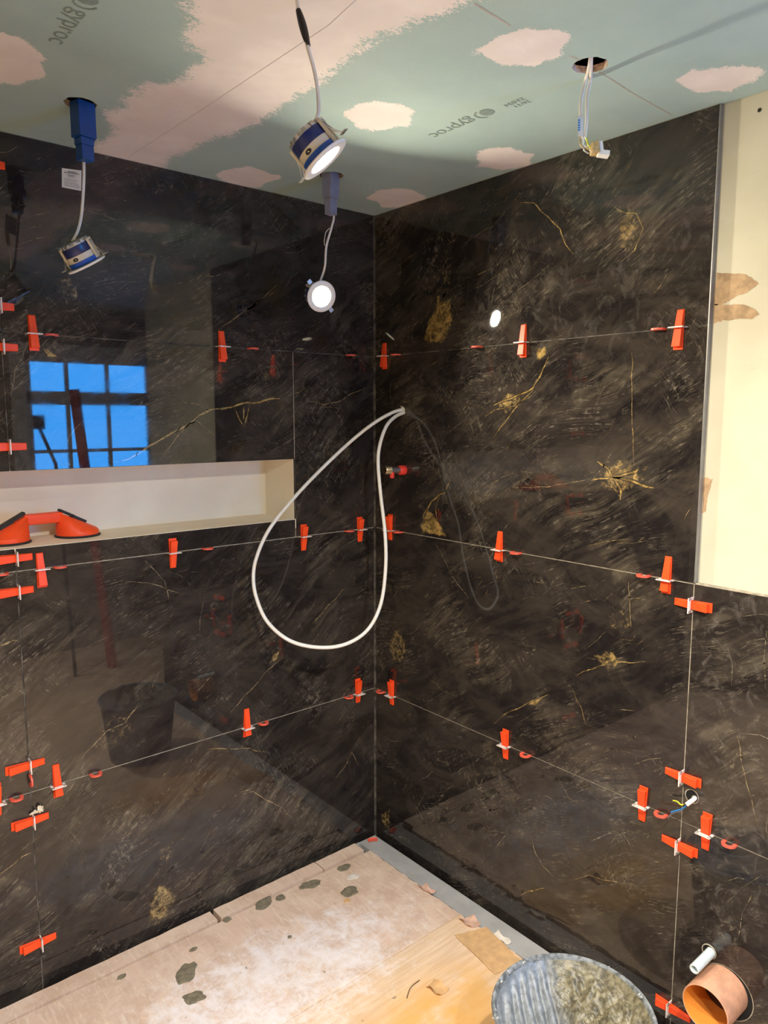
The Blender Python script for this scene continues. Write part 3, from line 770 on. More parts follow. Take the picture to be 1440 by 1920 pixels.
def strip(xa, xb, m, z=FLOOR):
    n = 40; A = []; B = []
    for k in range(n+1):
        x = xa+(xb-xa)*k/n
        A.append((x, -0.026 - 0.003*noise.noise(Vector((x*20, 0, 3)))))
        B.append((x, -0.080 - 0.004*noise.noise(Vector((x*8, 4, 3)))))
    for zt, zb in ((z+0.0012, -0.02),):
        a0 = [mb.vert((x, y, zt)) for x, y in A]; b0 = [mb.vert((x, y, zt)) for x, y in B]
        a1 = [mb.vert((x, y, zb)) for x, y in A]; b1 = [mb.vert((x, y, zb)) for x, y in B]
        for k in range(n):
            mb.face((a0[k], b0[k], b0[k+1], a0[k+1]), m); mb.face((a0[k], a0[k+1], a1[k+1], a1[k]), m); mb.face((b0[k+1], b0[k], b1[k], b1[k+1]), m)
        mb.face((a0[0], a1[0], b1[0], b0[0]), m); mb.face((a0[-1], b0[-1], b1[-1], a1[-1]), m)
strip(-2.38, -0.70, 0); strip(-0.688, -0.30, 0, FLOOR+0.0015); strip(-0.295, -0.12, 0, FLOOR+0.001)
structure(mb.build('trim_7', [M_FLOOR], recalc=True))
mb = MB()   # grey tanked strip along the right wall and into the corner
mb.box((-0.095, -1.9, -0.02), (-0.020, -0.020, 0.013)); mb.box((-0.68, -0.030, -0.02), (-0.095, -0.0205, 0.015))
structure(mb.build('trim_8', [M_GREYSTRIP], bevel=0.002))

# ------------------------------------------------------------------ mortar splats and scraps on the floor
def splat(x, y, rx, ry, label, mat=M_SPLAT, h=0.0022, seed=0, ang=0.0, name='mortar_splat', cat='mortar', group='mortar splats dried on the floor'):
    mb = MB(); n = 44; o = Vector((x, y, FLOOR))
    rings = []
    for s_, hh in ((1.0, 0.0), (0.94, h*0.8), (0.6, h), (0.25, h*0.9)):
        ring = []
        for k in range(n):
            t = 2*math.pi*k/n
            r = 1 + 0.30*noise.noise(Vector((math.cos(t)*1.3+seed, math.sin(t)*1.3, seed*2.1))) + 0.10*noise.noise(Vector((math.cos(t)*4+seed, math.sin(t)*4, 1)))
            px_, py_ = rx*r*s_*math.cos(t), ry*r*s_*math.sin(t)
            ring.append(mb.vert((x+px_*math.cos(ang)-py_*math.sin(ang), y+px_*math.sin(ang)+py_*math.cos(ang), FLOOR+0.0001+hh+0.0006*noise.noise(Vector((px_*90, py_*90, seed))))))
        rings.append(ring)
    for a, b in zip(rings, rings[1:]):
        for k in range(n): mb.face((a[k], a[(k+1)%n], b[(k+1)%n], b[k]))
    mb.face(rings[-1])
    ob = mb.build(name, [mat], smooth=True, origin=o)
    return tag(ob, label, cat, group)
splat(-0.379, -0.118, 0.036, 0.022, 'largest dark oval mortar splat, left of the corner beside the left wall strip', seed=1, ang=-0.3)
splat(-0.302, -0.231, 0.030, 0.026, 'round dark mortar splat furthest out from the corner of the room', seed=2)
splat(-0.237, -0.116, 0.026, 0.017, 'small oval dark mortar splat nearest the corner of the room', seed=3)
splat(-0.549, -0.100, 0.034, 0.022, 'lobed dark mortar splat on the strip by the left wall', seed=4, ang=0.5)
splat(-0.492, -0.112, 0.016, 0.015, 'small dark mortar dab touching the lobed splat by left wall', seed=5)
splat(-0.870, -0.222, 0.042, 0.026, 'ragged dark mortar smear in the left half of the floor', seed=6, ang=0.9, h=0.0014)
splat(-0.893, -0.317, 0.030, 0.022, 'broken grey mortar smear in front of the ragged dark one', seed=8, h=0.0012, ang=-0.5)
splat(-0.815, -0.148, 0.012, 0.008, 'tiny dark mortar spot behind the ragged smear', seed=9)
splat(-1.016, -0.118, 0.013, 0.009, 'tiny dark mortar spot on the left wall strip, leftmost of all', seed=10)
splat(-0.676, -0.094, 0.014, 0.012, 'small dark mortar spot at the broken end of the strip board', seed=11)
splat(-0.57, -0.286, 0.007, 0.006, 'pinhead mortar spot in the middle of the white dust', seed=12)
splat(-0.245, -0.176, 0.022, 0.016, 'pale plaster splash between the dark splats near the corner', M_PALE, seed=13, h=0.001, name='plaster_splash', cat='plaster', group='plaster splashes')
splat(-0.336, -0.262, 0.011, 0.011, 'small amber blob beside the round dark splat', M_CARD, seed=14, name='plaster_splash', cat='plaster', group='plaster splashes')
def sheet(name, pts, z, mat, label, cat, curl=0.006, th=0.0012, group=None):
    mb = MB(); A, B, C_, D = [Vector((*p, 0)) for p in pts]; n = 8; g1 = {}; g2 = {}
    c = (A+B+C_+D)/4; c.z = z
    for i in range(n+1):
        for j in range(n+1):
            p = A.lerp(B, i/n).lerp(D.lerp(C_, i/n), j/n)
            zz = z + 0.0005 + curl*(abs(i/n-0.5)*2)**3*(0.6+0.4*math.sin(j+len(label)))
            p = p + Vector((noise.noise(p*40), noise.noise(p*40+Vector((5,0,0))), 0))*0.003
            g1[i,j] = mb.vert((p.x, p.y, zz)); g2[i,j] = mb.vert((p.x, p.y, zz+th))
    for i in range(n):
        for j in range(n):
            mb.face((g1[i,j], g1[i,j+1], g1[i+1,j+1], g1[i+1,j])); mb.face((g2[i,j], g2[i+1,j], g2[i+1,j+1], g2[i,j+1]))
    for k in range(n):
        for a, b in (((k,0),(k+1,0)), ((k,n),(k+1,n)), ((0,k),(0,k+1)), ((n,k),(n,k+1))):
            mb.face((g1[a], g1[b], g2[b], g2[a]))
    return tag(mb.build(name, [mat], smooth=True, origin=c), label, cat, group)
sheet('cardboard_scrap', [(-0.188,-0.600),(-0.088,-0.640),(-0.118,-0.80),(-0.215,-0.785)], FLOOR, M_CARD, 'brown rectangular cardboard scrap lying on the floor by the bucket', 'cardboard', 0.003)
sheet('paper_scrap', [(-0.128,-0.560),(-0.085,-0.575),(-0.095,-0.625),(-0.13,-0.61)], FLOOR, M_PINK, 'torn pinkish paper curl where grey strip meets cardboard', 'scrap', 0.012)
sheet('paper_scrap', [(-0.100,-0.665),(-0.072,-0.672),(-0.078,-0.73),(-0.10,-0.72)], 0.0135, M_PALE, 'crumpled pale paper shred on the grey strip beside the cardboard', 'scrap', 0.010)
sheet('paper_scrap', [(-0.115,-0.36),(-0.088,-0.37),(-0.092,-0.42),(-0.112,-0.41)], FLOOR, M_PINK, 'small torn paper flap at the board edge midway along grey strip', 'scrap', 0.010)
sheet('paper_scrap', [(-0.395,-0.695),(-0.36,-0.69),(-0.355,-0.745),(-0.39,-0.74)], FLOOR, M_CARD, 'folded tan paper shred lying on the amber stained board', 'scrap', 0.014)
sheet('offcut', [(-0.040,-0.060),(-0.028,-0.045),(-0.060,-0.028),(-0.070,-0.045)], 0.0135, M_SPACER, 'little red plastic bit lying in the corner of the room', 'offcut', 0.004, 0.003)
mb = MB(); mb.tube(smooth_path([(-0.46,-0.69,FLOOR+0.002),(-0.43,-0.672,FLOOR+0.006),(-0.39,-0.665,FLOOR+0.002)],5), 0.0010, 6)
tag(mb.build('wire_offcut', [M_BROWNW], smooth=True), 'thin dark sliver beside the folded tan paper shred', 'offcut')

# ------------------------------------------------------------------ levelling wedges, clips and horseshoe spacers
def wedge_thing(wall, kind, uc, zc, lo, hi, thick, label):
    """one clip with its wedge. kind H: horizontal joint, wedge upright; kind V: upright joint, wedge level.
       lo/hi: ends of the wedge along its length (absolute); thick: which end is thick (+1 = hi)"""
    base = wp(wall, uc, zc, 0.0)
    t = thing('levelling_clip', base, label, 'tile clip', 'tile levelling clips')
    # local frame: A along wedge, W across it, Nn off the wall
    du = wp(wall, 1, 0, 0) - wp(wall, 0, 0, 0); dz = Vector((0,0,1)); Nn = wp(wall, 0, 0, 1)
    if kind == 'H': A, W_ = dz, du
    else: A, W_ = du, dz
    L = hi-lo; A = A*(1 if thick > 0 else -1); s0 = (lo if thick > 0 else -hi)
    off0 = (zc if kind == 'H' else uc)
    P0 = base - A*0 + (A*(lo-off0) if thick > 0 else A*(off0-hi))
    tilt = (math.sin(uc*37+zc*11))*0.03 if kind == 'H' else 0.0
    Wd = W_ + A*0
    def q(a, w_, n_): return P0 + A*(a) + Wd*(w_ + tilt*(a-L/2)) + Nn*n_
    mb = MB(); hw0, hw1 = 0.0078, 0.0105
    # base strip running the whole length, and the ramp on it
    def pr(a0, a1, w0, w1, n00, n01, n10, n11):
        mb.hexa([q(a0,-w0,n00), q(a1,-w1,n00), q(a1,w1,n00), q(a0,w0,n00), q(a0,-w0,n01), q(a1,-w1,n11), q(a1,w1,n11), q(a0,w0,n01)])
    pr(0, L, hw0+0.001, hw1+0.0015, 0.0006, 0.0035, 0.0006, 0.0035)
    pr(0.001, L-0.007, hw0, hw1, 0.0030, 0.0055, 0.0030, 0.0165)
    mb.build('wedge', [M_ORANGE], t, bevel=0.0007, segs=1)
    # the clip: a flat frame standing out of the joint, bridge over the wedge
    mb = MB()
    c = (off0 - (P0-base+base).dot(Vector((0,0,0))))
    aj = (off0-lo) if thick > 0 else (hi-off0)
    hwid = 0.0185; th = 0.0013; depth = 0.0225; ramp = 0.0055 + 0.0115*min(1, max(0, aj/max(L-0.008, 0.01)))
    ramp = ramp + 0.0012
    def bar(w0, w1, n0, n1):
        mb.hexa([base + A*(-th) + W_*w0 + Nn*n0, base + A*(-th) + W_*w1 + Nn*n0, base + A*th + W_*w1 + Nn*n0, base + A*th + W_*w0 + Nn*n0,
                 base + A*(-th) + W_*w0 + Nn*n1, base + A*(-th) + W_*w1 + Nn*n1, base + A*th + W_*w1 + Nn*n1, base + A*th + W_*w0 + Nn*n1])
    bar(-hwid, -0.0118, -0.0012, depth); bar(0.0118, hwid, -0.0012, depth)
    bar(-hwid, hwid, ramp, ramp+0.0035); bar(-hwid, hwid, depth-0.002, depth+0.001)
    mb.build('clip', [M_CLIP], t)
    return t

def spacer_thing(wall, u, z, label, upright=False):
    base = wp(wall, u, z, 0.0)
    du = wp(wall, 1, 0, 0) - wp(wall, 0, 0, 0); Nn = wp(wall, 0, 0, 1); dz = Vector((0,0,1))
    A = dz if upright else du; T = du if upright else dz
    mb = MB(); ro, ri, h = 0.0165, 0.0085, 0.0022; n = 16
    R = []
    for k in range(n+1):
        a = math.pi*k/n
        for r in (ro, ri): R.append((r*math.cos(a), 0.010 + r*math.sin(a)))
    # horseshoe: arc outwards, two legs into the joint; one leg thinner as on the real spacer
    pts_o = [(ro, -0.001)] + [(ro*math.cos(math.pi*k/n), 0.009+ro*0.95*math.sin(math.pi*k/n)) for k in range(n+1)] + [(-ro, -0.001)]
    pts_i = [(ri, -0.001)] + [(ri*math.cos(math.pi*k/n), 0.009+ri*0.95*math.sin(math.pi*k/n)) for k in range(n+1)] + [(-ri, -0.001)]
    rows = []
    for (a, b), (c, d) in zip(pts_o, pts_i):
        rows.append([mb.vert(base + A*a + Nn*b + T*(-h)), mb.vert(base + A*c + Nn*d + T*(-h)), mb.vert(base + A*c + Nn*d + T*h), mb.vert(base + A*a + Nn*b + T*h)])
    for p, q_ in zip(rows, rows[1:]):
        for k in range(4): mb.face((p[k], p[(k+1)%4], q_[(k+1)%4], q_[k]))
    mb.face(rows[0]); mb.face(rows[-1][::-1])
    o = mb.build('horseshoe_spacer', [M_SPACER], smooth=True, origin=base)
    return tag(o, label, 'tile spacer', 'horseshoe tile spacers')

TOPJ, MIDJ, LOWJ = 'top horizontal joint', 'middle horizontal joint', 'lowest horizontal joint'
CL = [
 ('L','H',1.117,R1,R1-.041,R1+.047,-1,'upright red tile wedge on top joint above the reflected window, left wall'),
 ('L','H',0.591,R1,R1-.044,R1+.046,-1,'upright red tile wedge in the middle of the top joint, left wall'),
 ('R','H',0.056,R1,R1-.044,R1+.044,-1,'narrow upright red wedge in the corner on the top joint'),
 ('R','H',0.660,R1,R1-.041,R1+.050,-1,'upright red wedge by the lamp reflection on the right wall top joint'),
 ('R','H',1.123,R1,R1-.051,R1+.041,-1,'upright red wedge nearest the cream board on the right wall top joint'),
 ('L','H',1.132,R2,R2-.050,R2+.042,-1,'upright red wedge under the niche beside two level wedges'),
 ('L','H',0.768,R2,R2-.046,R2+.042,1,'upright red wedge under the middle of the niche shelf'),
 ('L','H',0.309,R2,R2-.048,R2+.040,1,'upright red wedge seen inside the white cable loop, left wall'),
 ('L','H',0.071,R2,R2-.044,R2+.044,1,'upright red wedge next to the corner on left wall middle joint'),
 ('R','H',0.087,R2,R2-.035,R2+.056,1,'upright red wedge just behind the white cable, right wall middle joint'),
 ('R','H',0.589,R2,R2-.036,R2+.055,-1,'upright red wedge halfway along the right wall middle joint'),
 ('R','H',1.123,R2,R2-.035,R2+.057,-1,'upright red wedge below the lower corner of the cream board'),
 ('L','H',1.272,R3,R3-.035,R3+.054,1,'upright red wedge cut by the left edge of the photo, lowest joint'),
 ('L','H',1.123,R3,R3-.035,R3+.059,-1,'upright red wedge right of the left wall vertical joint, lowest joint'),
 ('L','H',0.539,R3,R3-.031,R3+.062,-1,'upright red wedge alone in middle of lowest joint, left wall'),
 ('L','H',0.083,R3,R3-.034,R3+.056,1,'upright red wedge next to the corner, left wall lowest joint'),
 ('R','H',0.097,R3,R3-.034,R3+.058,1,'upright red wedge next to the corner, right wall lowest joint'),
 ('R','H',0.628,R3,R3-.043,R3+.050,1,'upright red wedge in the middle of the right wall lowest joint'),
 ('R','H',1.087,R3,R3-.043,R3+.051,1,'upright red wedge left of the stripped wires, right wall'),
 ('R','H',1.255,R3,R3-.043,R3+.051,1,'upright red wedge right of the stripped wires, right wall'),
 ('L','V',UJ,2.170,1.158,1.246,1,'level red wedge near the ceiling at the left edge of the photo'),
 ('L','V',UJ,1.838,1.157,1.245,1,'level red wedge just above the top joint at the left edge'),
 ('L','V',UJ,1.740,1.154,1.243,1,'level red wedge just below the top joint at the left edge'),
 ('L','V',UJ,1.495,1.148,1.242,1,'level red wedge left of the reflected window, above the niche'),
 ('L','V',UJ,1.211,1.150,1.247,1,'level red wedge directly under the suction lifter, above middle joint'),
 ('L','V',UJ,1.125,1.152,1.246,1,'level red wedge under the niche, below the middle joint'),
 ('L','V',UJ,0.654,1.151,1.248,1,'level red wedge above the lowest joint on the left wall'),
 ('L','V',UJ,0.498,1.149,1.243,1,'level red wedge smeared with adhesive below the lowest joint, left wall'),
 ('L','V',UJ,0.144,1.149,1.243,1,'level red wedge near the floor on the left wall'),
 ('R','V',UJ,1.126,1.145,1.238,1,'level red wedge just under the corner of the cream board'),
 ('R','V',UJ,0.693,1.143,1.236,1,'level red wedge directly above the stripped wires'),
 ('R','V',UJ,0.513,1.143,1.237,1,'level red wedge below the stripped wires on the right wall'),
 ('R','V',UJ,0.070,1.148,1.243,-1,'level red wedge touching the terracotta pipe near the bucket'),
]
for c in CL: wedge_thing(*c)
SP = [
 ('L',1.074,R1,'red horseshoe spacer right of the wedge above the reflected window'),
 ('L',0.488,R1,'red horseshoe spacer beside the middle wedge of left wall top joint'),
 ('L',0.110,R1,'red horseshoe spacer left of the corner in the top joint'),
 ('R',0.120,R1,'red horseshoe spacer just right of the corner wedge, top joint'),
 ('R',0.488,R1,'red horseshoe spacer beside the gold patch, right wall top joint'),
 ('R',1.072,R1,'red horseshoe spacer left of the wedge nearest the cream board, top joint'),
 ('L',1.226,R2,'red horseshoe spacer at the left edge of the photo under the niche'),
 ('L',1.085,R2,'red horseshoe spacer right of the wedge cluster under the niche'),
 ('L',0.659,R2,'red horseshoe spacer under the niche, left of the cable loop'),
 ('L',0.121,R2,'red horseshoe spacer left of the corner wedge, middle joint'),
 ('R',0.135,R2,'red horseshoe spacer right of the white cable, right wall middle joint'),
 ('R',0.654,R2,'red horseshoe spacer halfway along right wall middle joint'),
 ('R',1.062,R2,'red horseshoe spacer left of the wedge below the cream board'),
 ('L',1.226,R3,'coral horseshoe spacer left of the left wall vertical joint, lowest joint'),
 ('L',1.021,R3,'coral horseshoe spacer well right of the vertical joint, left wall lowest joint'),
 ('L',0.480,R3,'coral horseshoe spacer beside the lone middle wedge, left wall lowest joint'),
 ('L',0.128,R3,'coral horseshoe spacer left of the corner wedge, lowest joint'),
 ('R',0.040,R3,'coral horseshoe spacer right in the corner, lowest joint'),
 ('R',0.708,R3,'coral horseshoe spacer right of middle wedge, right wall lowest joint'),
 ('R',1.140,R3,'coral horseshoe spacer under the stripped wires'),
 ('R',1.312,R3,'coral horseshoe spacer furthest right in the lowest joint'),
]
for s_ in SP: spacer_thing(*s_)
spacer_thing('L', UJ, 0.612, 'red horseshoe spacer standing in the left wall vertical joint', True)
# squeezed-out adhesive on one of the wedges
splat_b = MB()
for k in range(9):
    u, z = 1.19+random.uniform(-.022,.010), 0.522+random.uniform(-.008,.016)
    c = wp('L', u, z, 0.006)
    splat_b.hull([c + Vector((random.gauss(0,.004), random.gauss(0,.003), random.gauss(0,.004))) for _ in range(10)])
tag(splat_b.build('adhesive_blob', [M_CREAMPL]), 'crusty cream adhesive squeezed out on a level wedge, left wall', 'adhesive')

# ------------------------------------------------------------------ downlights
def downlight(center, dirv, label, lit, power, cable_pts, conn=None, conn_mat=None, side=Vector((1,0,0)), tape=None, paper=None, light_col=WARM, clear_tag=None, spread=140):
    t = thing('downlight', center, label, 'downlight', 'downlights hanging from their cables')
    zz_ = -dirv.normalized(); xx_ = (side - zz_*side.dot(zz_)).normalized(); Rm = Matrix((xx_, zz_.cross(xx_), zz_)).transposed()
    M = Matrix.Translation(center) @ Rm.to_4x4()
    mb = MB(); mb.lathe([(0.0295,0.0),(0.0300,-0.0006),(0.040,-0.0022),(0.0440,-0.001),(0.0450,0.0010),(0.0445,0.0030),(0.033,0.0040),(0.0295,0.0030)], 48, M=M)
    mb.build('bezel', [M_BEZEL], t, smooth=True)
    mb = MB(); mb.lathe([(0.0,0.0004),(0.015,0.0002),(0.0298,0.0008)], 40, M=M)
    mb.build('lens', [M_LENS if lit else M_LENSOFF], t, smooth=True, recalc=False)
    mb = MB(); mb.lathe([(0.0,0.0045),(0.0335,0.0045),(0.0345,0.006),(0.0345,0.014),(0.032,0.0145)], 40, M=M)
    mb.build('fire_seal_ring', [M_RING], t, smooth=True)['label'] = 'bright blue foam ring'
    mb = MB(); mb.lathe([(0.0315,0.0140),(0.0325,0.0145),(0.0325,0.027),(0.0318,0.0275)], 40, M=M)
    for sg in (1,):   # oval vent
        for ang in (math.pi*0.5, math.pi*1.5, 0.2):
            pts = []
            for k in range(16):
                a = 2*math.pi*k/16; th_ = ang + 0.20*math.cos(a); zz = 0.0205 + 0.0038*math.sin(a)
                pts.append(M @ Vector((0.0329*math.cos(th_), 0.0329*math.sin(th_), zz)))
            mb.poly(pts, 1)
    mb.build('housing', [M_CREAMPL, M_TAPE], t, smooth=True, recalc=False)
    mb = MB(); mb.lathe([(0.0318,0.0272),(0.0322,0.0277),(0.0322,0.0455),(0.0310,0.046)], 40, M=M)
    mb.build('label_band', [M_NAVY], t, smooth=True)['label'] = 'navy blue printed band'
    mb = MB(); mb.lathe([(0.0310,0.0458),(0.0305,0.0500),(0.0270,0.0545),(0.010,0.0560),(0.0,0.0560)], 24, M=M)
    for k in range(12):
        a = 2*math.pi*k/12; B = M @ Matrix.Rotation(a, 4, 'Z')
        mb.box((0.0255,-0.0035,0.046), (0.0325,0.0035,0.0535), 0, B)
    mb.build('end_cap', [M_CHROME], t, bevel=0.0006, segs=1)['label'] = 'chromed castellated end cap'
    for a in (0.0, math.pi):
        B = M @ Matrix.Rotation(a, 4, 'Z')
        mb = MB()
        mb.box((0.0330,-0.0075,0.006), (0.0350,0.0075,0.0500), 0, B); mb.box((0.0350,-0.0075,0.0460), (0.0385,0.0075,0.0500), 0, B)
        mb.box((0.0350,-0.0075,0.006), (0.0385,-0.0060,0.0500), 0, B); mb.box((0.0350,0.0060,0.006), (0.0385,0.0075,0.0500), 0, B)
        sp = mb.build('spring_bracket', [M_CREAMPL], t, bevel=0.0005, segs=1)
        mb = MB()
        for yv in (-0.0045, 0.0045):
            mb.tube([B @ Vector(p) for p in ((0.037,yv,0.043),(0.0385,yv,0.034),(0.043,yv,0.020),(0.051,yv,0.0085),(0.056,yv*0.6,0.0065))], 0.0008, 6)
        mb.tube([B @ Vector((0.0375,-0.0065,0.043)), B @ Vector((0.0375,0.0065,0.043))], 0.0018, 8)
        mb.box((0.048,-0.006,0.0062), (0.060,0.006,0.0078), 0, B)
        mb.build('spring', [M_CHROME], sp)
    back = M @ Vector((0.0, 0.0, 0.0555))
    pts = smooth_path(list(cable_pts) + [back], 7)
    mb = MB(); mb.tube(pts, 0.0033, 10); mb.build('cable', [M_WHITE], t, smooth=True)['label'] = 'white cable'
    if conn:
        (cx_, cy_, zt, s_) = conn; mb = MB()
        ang = math.atan2(-FW.x, FW.y)*-0.35
        B = Matrix.Translation((cx_, cy_, zt)) @ Matrix.Rotation(ang, 4, 'Z') @ Matrix.Diagonal((s_, s_, s_, 1))
        mb.box((-0.021,-0.018,-0.064), (0.021,0.018,0.012), 0, B)
        mb.box((0.019,-0.006,-0.066), (0.0245,0.006,-0.046), 0, B)
        mb.box((-0.0165,-0.014,-0.080), (0.0165,0.014,-0.064), 0, B)
        mb.box((-0.0145,-0.013,-0.112), (0.0155,0.013,-0.080), 0, B)
        mb.box((0.0155,-0.006,-0.095), (0.0205,0.006,-0.082), 0, B)
        mb.build('connector', [conn_mat or M_BLUE], t, bevel=0.002*s_)['label'] = 'blue plastic cable connector' if conn_mat is None else 'blue cable connector with lens flare haze painted into its colour'
    if tape:
        mb = MB(); tp = smooth_path(tape, 6); n = len(tp)
        mb.tube(tp, [0.0042 + 0.0024*math.sin(math.pi*min(1, k/(n-1)*1.15)) for k in range(n)], 10)
        mb.build('tape_wrap', [M_TAPE], t, smooth=True)['label'] = 'black insulating tape'
    if paper:
        a, b, c, d = paper
        mb = MB(); off = (a-CAM).normalized()*0.0006
        mb.hexa([a, b, c, d, a-off, b-off, c-off, d-off])
        pt = mb.build('paper_tag', [M_PAPER], t)
        mb = MB()
        rows = [(0.10,0.30,0.75,0.06),(0.17,0.12,0.88,0.06),(0.29,0.30,0.70,0.05),(0.37,0.32,0.62,0.03),(0.52,0.12,0.80,0.025),(0.60,0.15,0.78,0.025),(0.69,0.12,0.85,0.03),(0.77,0.12,0.92,0.03),(0.85,0.12,0.92,0.035)]
        rnd = random.Random(3)
        for (yy_, xa, xb, hh) in rows:
            x = xa
            while x < xb:
                w_ = rnd.uniform(0.03, 0.09); x2 = min(xb, x+w_)
                q = []
                for (fx, fy) in ((x,yy_),(x2,yy_),(x2,yy_+hh),(x,yy_+hh)):
                    q.append(a.lerp(b, fx).lerp(d.lerp(c, fx), fy) - off*1.6)
                mb.poly(q); x = x2 + 0.018
        mb.build('print', [M_GREYINK], pt, recalc=False)
    if clear_tag:
        mb = MB(); mb.tube(smooth_path(clear_tag, 6), 0.0011, 6); mb.build('tag_loop', [M_CLIP], t, smooth=True)
    if lit:
        ld = bpy.data.lights.new('lamp_light', 'AREA'); ld.shape = 'DISK'; ld.size = 0.054; ld.energy = power; ld.color = light_col; ld.spread = math.radians(spread)
        lo = bpy.data.objects.new('lamp_light', ld); COL.objects.link(lo); lo.parent = t
        mm = Rm.to_4x4(); lo.matrix_local = Matrix.Translation(dirv.normalized()*0.0032) @ mm
    return t

# unlit lamp at the left
d1 = 1.655
downlight(at(163, 497, d1), RT*0.38 - UP*0.80 + FW*0.50, 'unlit white and blue downlight hanging left, paper tag on its cable', False, 0,
          [Vector((-1.062,-0.278,2.245)), at(157, 292, 1.652), at(157, 340, 1.652), at(153, 400, 1.652), at(146, 432, d1)],
          conn=(-1.062, -0.278, 2.243, 0.98), side=RT*0.8+UP*0.3-FW*0.25,
          paper=(at(116, 315, 1.645), at(153, 320, 1.650), at(152, 358, 1.650), at(116, 351, 1.645)))
# big lit lamp in the foreground
d2 = 1.22
downlight(at(610, 300, d2), RT*0.62 - UP*0.72 + FW*0.16, 'large lit downlight hanging nearest the camera, black tape on its cable', True, P_NEAR,
          [Vector((-0.975,-0.960,2.255)), at(556, -60, d2), at(557, 0, d2), at(564, 40, d2), at(577, 88, d2), at(590, 135, d2), at(597, 185, d2), at(594, 222, d2)],
          side=RT*0.55+UP*0.5-FW*0.55, tape=[at(559, 18, d2), at(566, 42, d2), at(573, 68, d2), at(578, 86, d2)])
# lit lamp low in the corner
d3 = 2.155
downlight(at(603, 556, d3), RT*0.50 - UP*0.43 - FW*0.83, 'lit downlight facing the camera in front of the tiled corner', True, P_CORNER,
          [Vector((-0.362,-0.243,2.25)), at(626, 400, 2.15), at(622, 425, 2.15), at(612, 462, 2.15), at(609, 500, 2.152), at(600, 528, 2.17)],
          conn=(-0.362, -0.243, 2.246, 0.92), conn_mat=M_BLUE_FLARE, side=-RT*0.7+UP*0.7,
          clear_tag=[at(618, 428, 2.15), at(611, 436, 2.15), at(608, 455, 2.15), at(611, 462, 2.15)])
# unseen downlights added behind the camera as general fill light
def fill_lamp(x, y, z, label, p, col=WARM2, tilt=Vector((0,0,0))):
    downlight(Vector((x, y, z)), Vector((0,0,-1)) + tilt, label, True, p,
              [Vector((x, y, 2.25)), Vector((x+0.004, y, 2.15)), Vector((x, y+0.003, z+0.10))], light_col=col, spread=140)
fill_lamp(-1.05, -1.95, 2.06, 'added unseen fill downlight behind the camera by the doorless side of the room', P_FILL, tilt=Vector((0.0, 0.25, 0)))
fill_lamp(-1.40, -2.55, 2.06, 'added unseen fill downlight furthest back, left of the window', P_FILL*0.8)
fill_lamp(-1.95, -1.20, 2.06, 'added unseen fill downlight near the far left plastered wall', P_FILL*0.6)

# ------------------------------------------------------------------ empty cable pair hanging at the right
h4 = Vector((-0.367, -1.108, 2.25)); d4 = 1.50
t = thing('taped_cable_ends', h4, 'pair of white cables with taped ends hanging from the right ceiling hole', 'cable')
def path4(pts): return smooth_path([Vector(p) for p in pts], 6)
mb = MB(); mb.tube(path4([h4+Vector((0,0,0.08)), h4+Vector((0.0,0,0.01)), at(1098,150,d4), at(1089,195,d4), at(1090,235,d4), at(1091,258,d4)]), 0.0034, 10)
mb.build('cable', [M_WHITE], t, smooth=True)
mb = MB(); mb.tube(path4([h4+Vector((0.006,0.002,0.08)), h4+Vector((0.004,0,0.01)), at(1107,150,d4), at(1101,185,d4), at(1100,225,d4), at(1097,258,d4)]), 0.0034, 10)
mb.build('cable', [M_WHITE], t, smooth=True)
mb = MB(); a = [at(1083,218,d4-.004), at(1093,216,d4-.004), at(1094,255,d4-.004), at(1084,256,d4-.004)]; dd = (a[0]-CAM).normalized()*0.004
mb.hexa([*a, *[p+dd for p in a]]); st_ = mb.build('sticker', [M_PAPER], t, bevel=0.0005, segs=1)
mb = MB()
for k in range(5):
    y_ = 224+k*4.6
    mb.poly([at(1083.6,y_,d4-.0047), at(1087.6,y_-.6,d4-.0047), at(1087.8,y_+2.6,d4-.0047), at(1083.8,y_+3.0,d4-.0047)])
mb.build('print', [M_BLUEW], st_, recalc=False)
for pts, mt in (([at(1088,256,d4), at(1087,266,d4), at(1090,274,d4), at(1098,278,d4), at(1106,281,d4)], M_AMBER),
                ([at(1092,256,d4), at(1094,264,d4), at(1094,272,d4), at(1101,277,d4), at(1108,283,d4)], M_WHITE),
                ([at(1097,256,d4), at(1101,264,d4), at(1103,272,d4), at(1108,277,d4)], M_YELLOW),
                ([at(1093,272,d4), at(1096,282,d4), at(1104,288,d4)], M_CHROME)):
    mb = MB(); mb.tube(smooth_path(pts, 5), 0.0017, 8); mb.build('core', [mt], t, smooth=True)
mb = MB()
c = [at(1107,270,d4), at(1121,267,d4), at(1123,290,d4), at(1108,289,d4)]; dd = FW*0.010
mb.hexa([*[p-dd for p in c], *[p+dd for p in c]]); mb.build('terminal_block', [M_AMBER], t, bevel=0.002)
mb = MB()
c = [at(1119,267,d4), at(1128,267,d4), at(1130,284,d4), at(1142,285,d4), at(1141,295,d4), at(1120,292,d4)]
i0 = [mb.vert(p-FW*0.008) for p in c]; i1 = [mb.vert(p+FW*0.008) for p in c]
mb.face(i0); mb.face(i1[::-1])
for k in range(6): mb.face((i0[k], i0[(k+1)%6], i1[(k+1)%6], i1[k]))
mb.build('tape_flag', [M_PAPER], t, bevel=0.001)

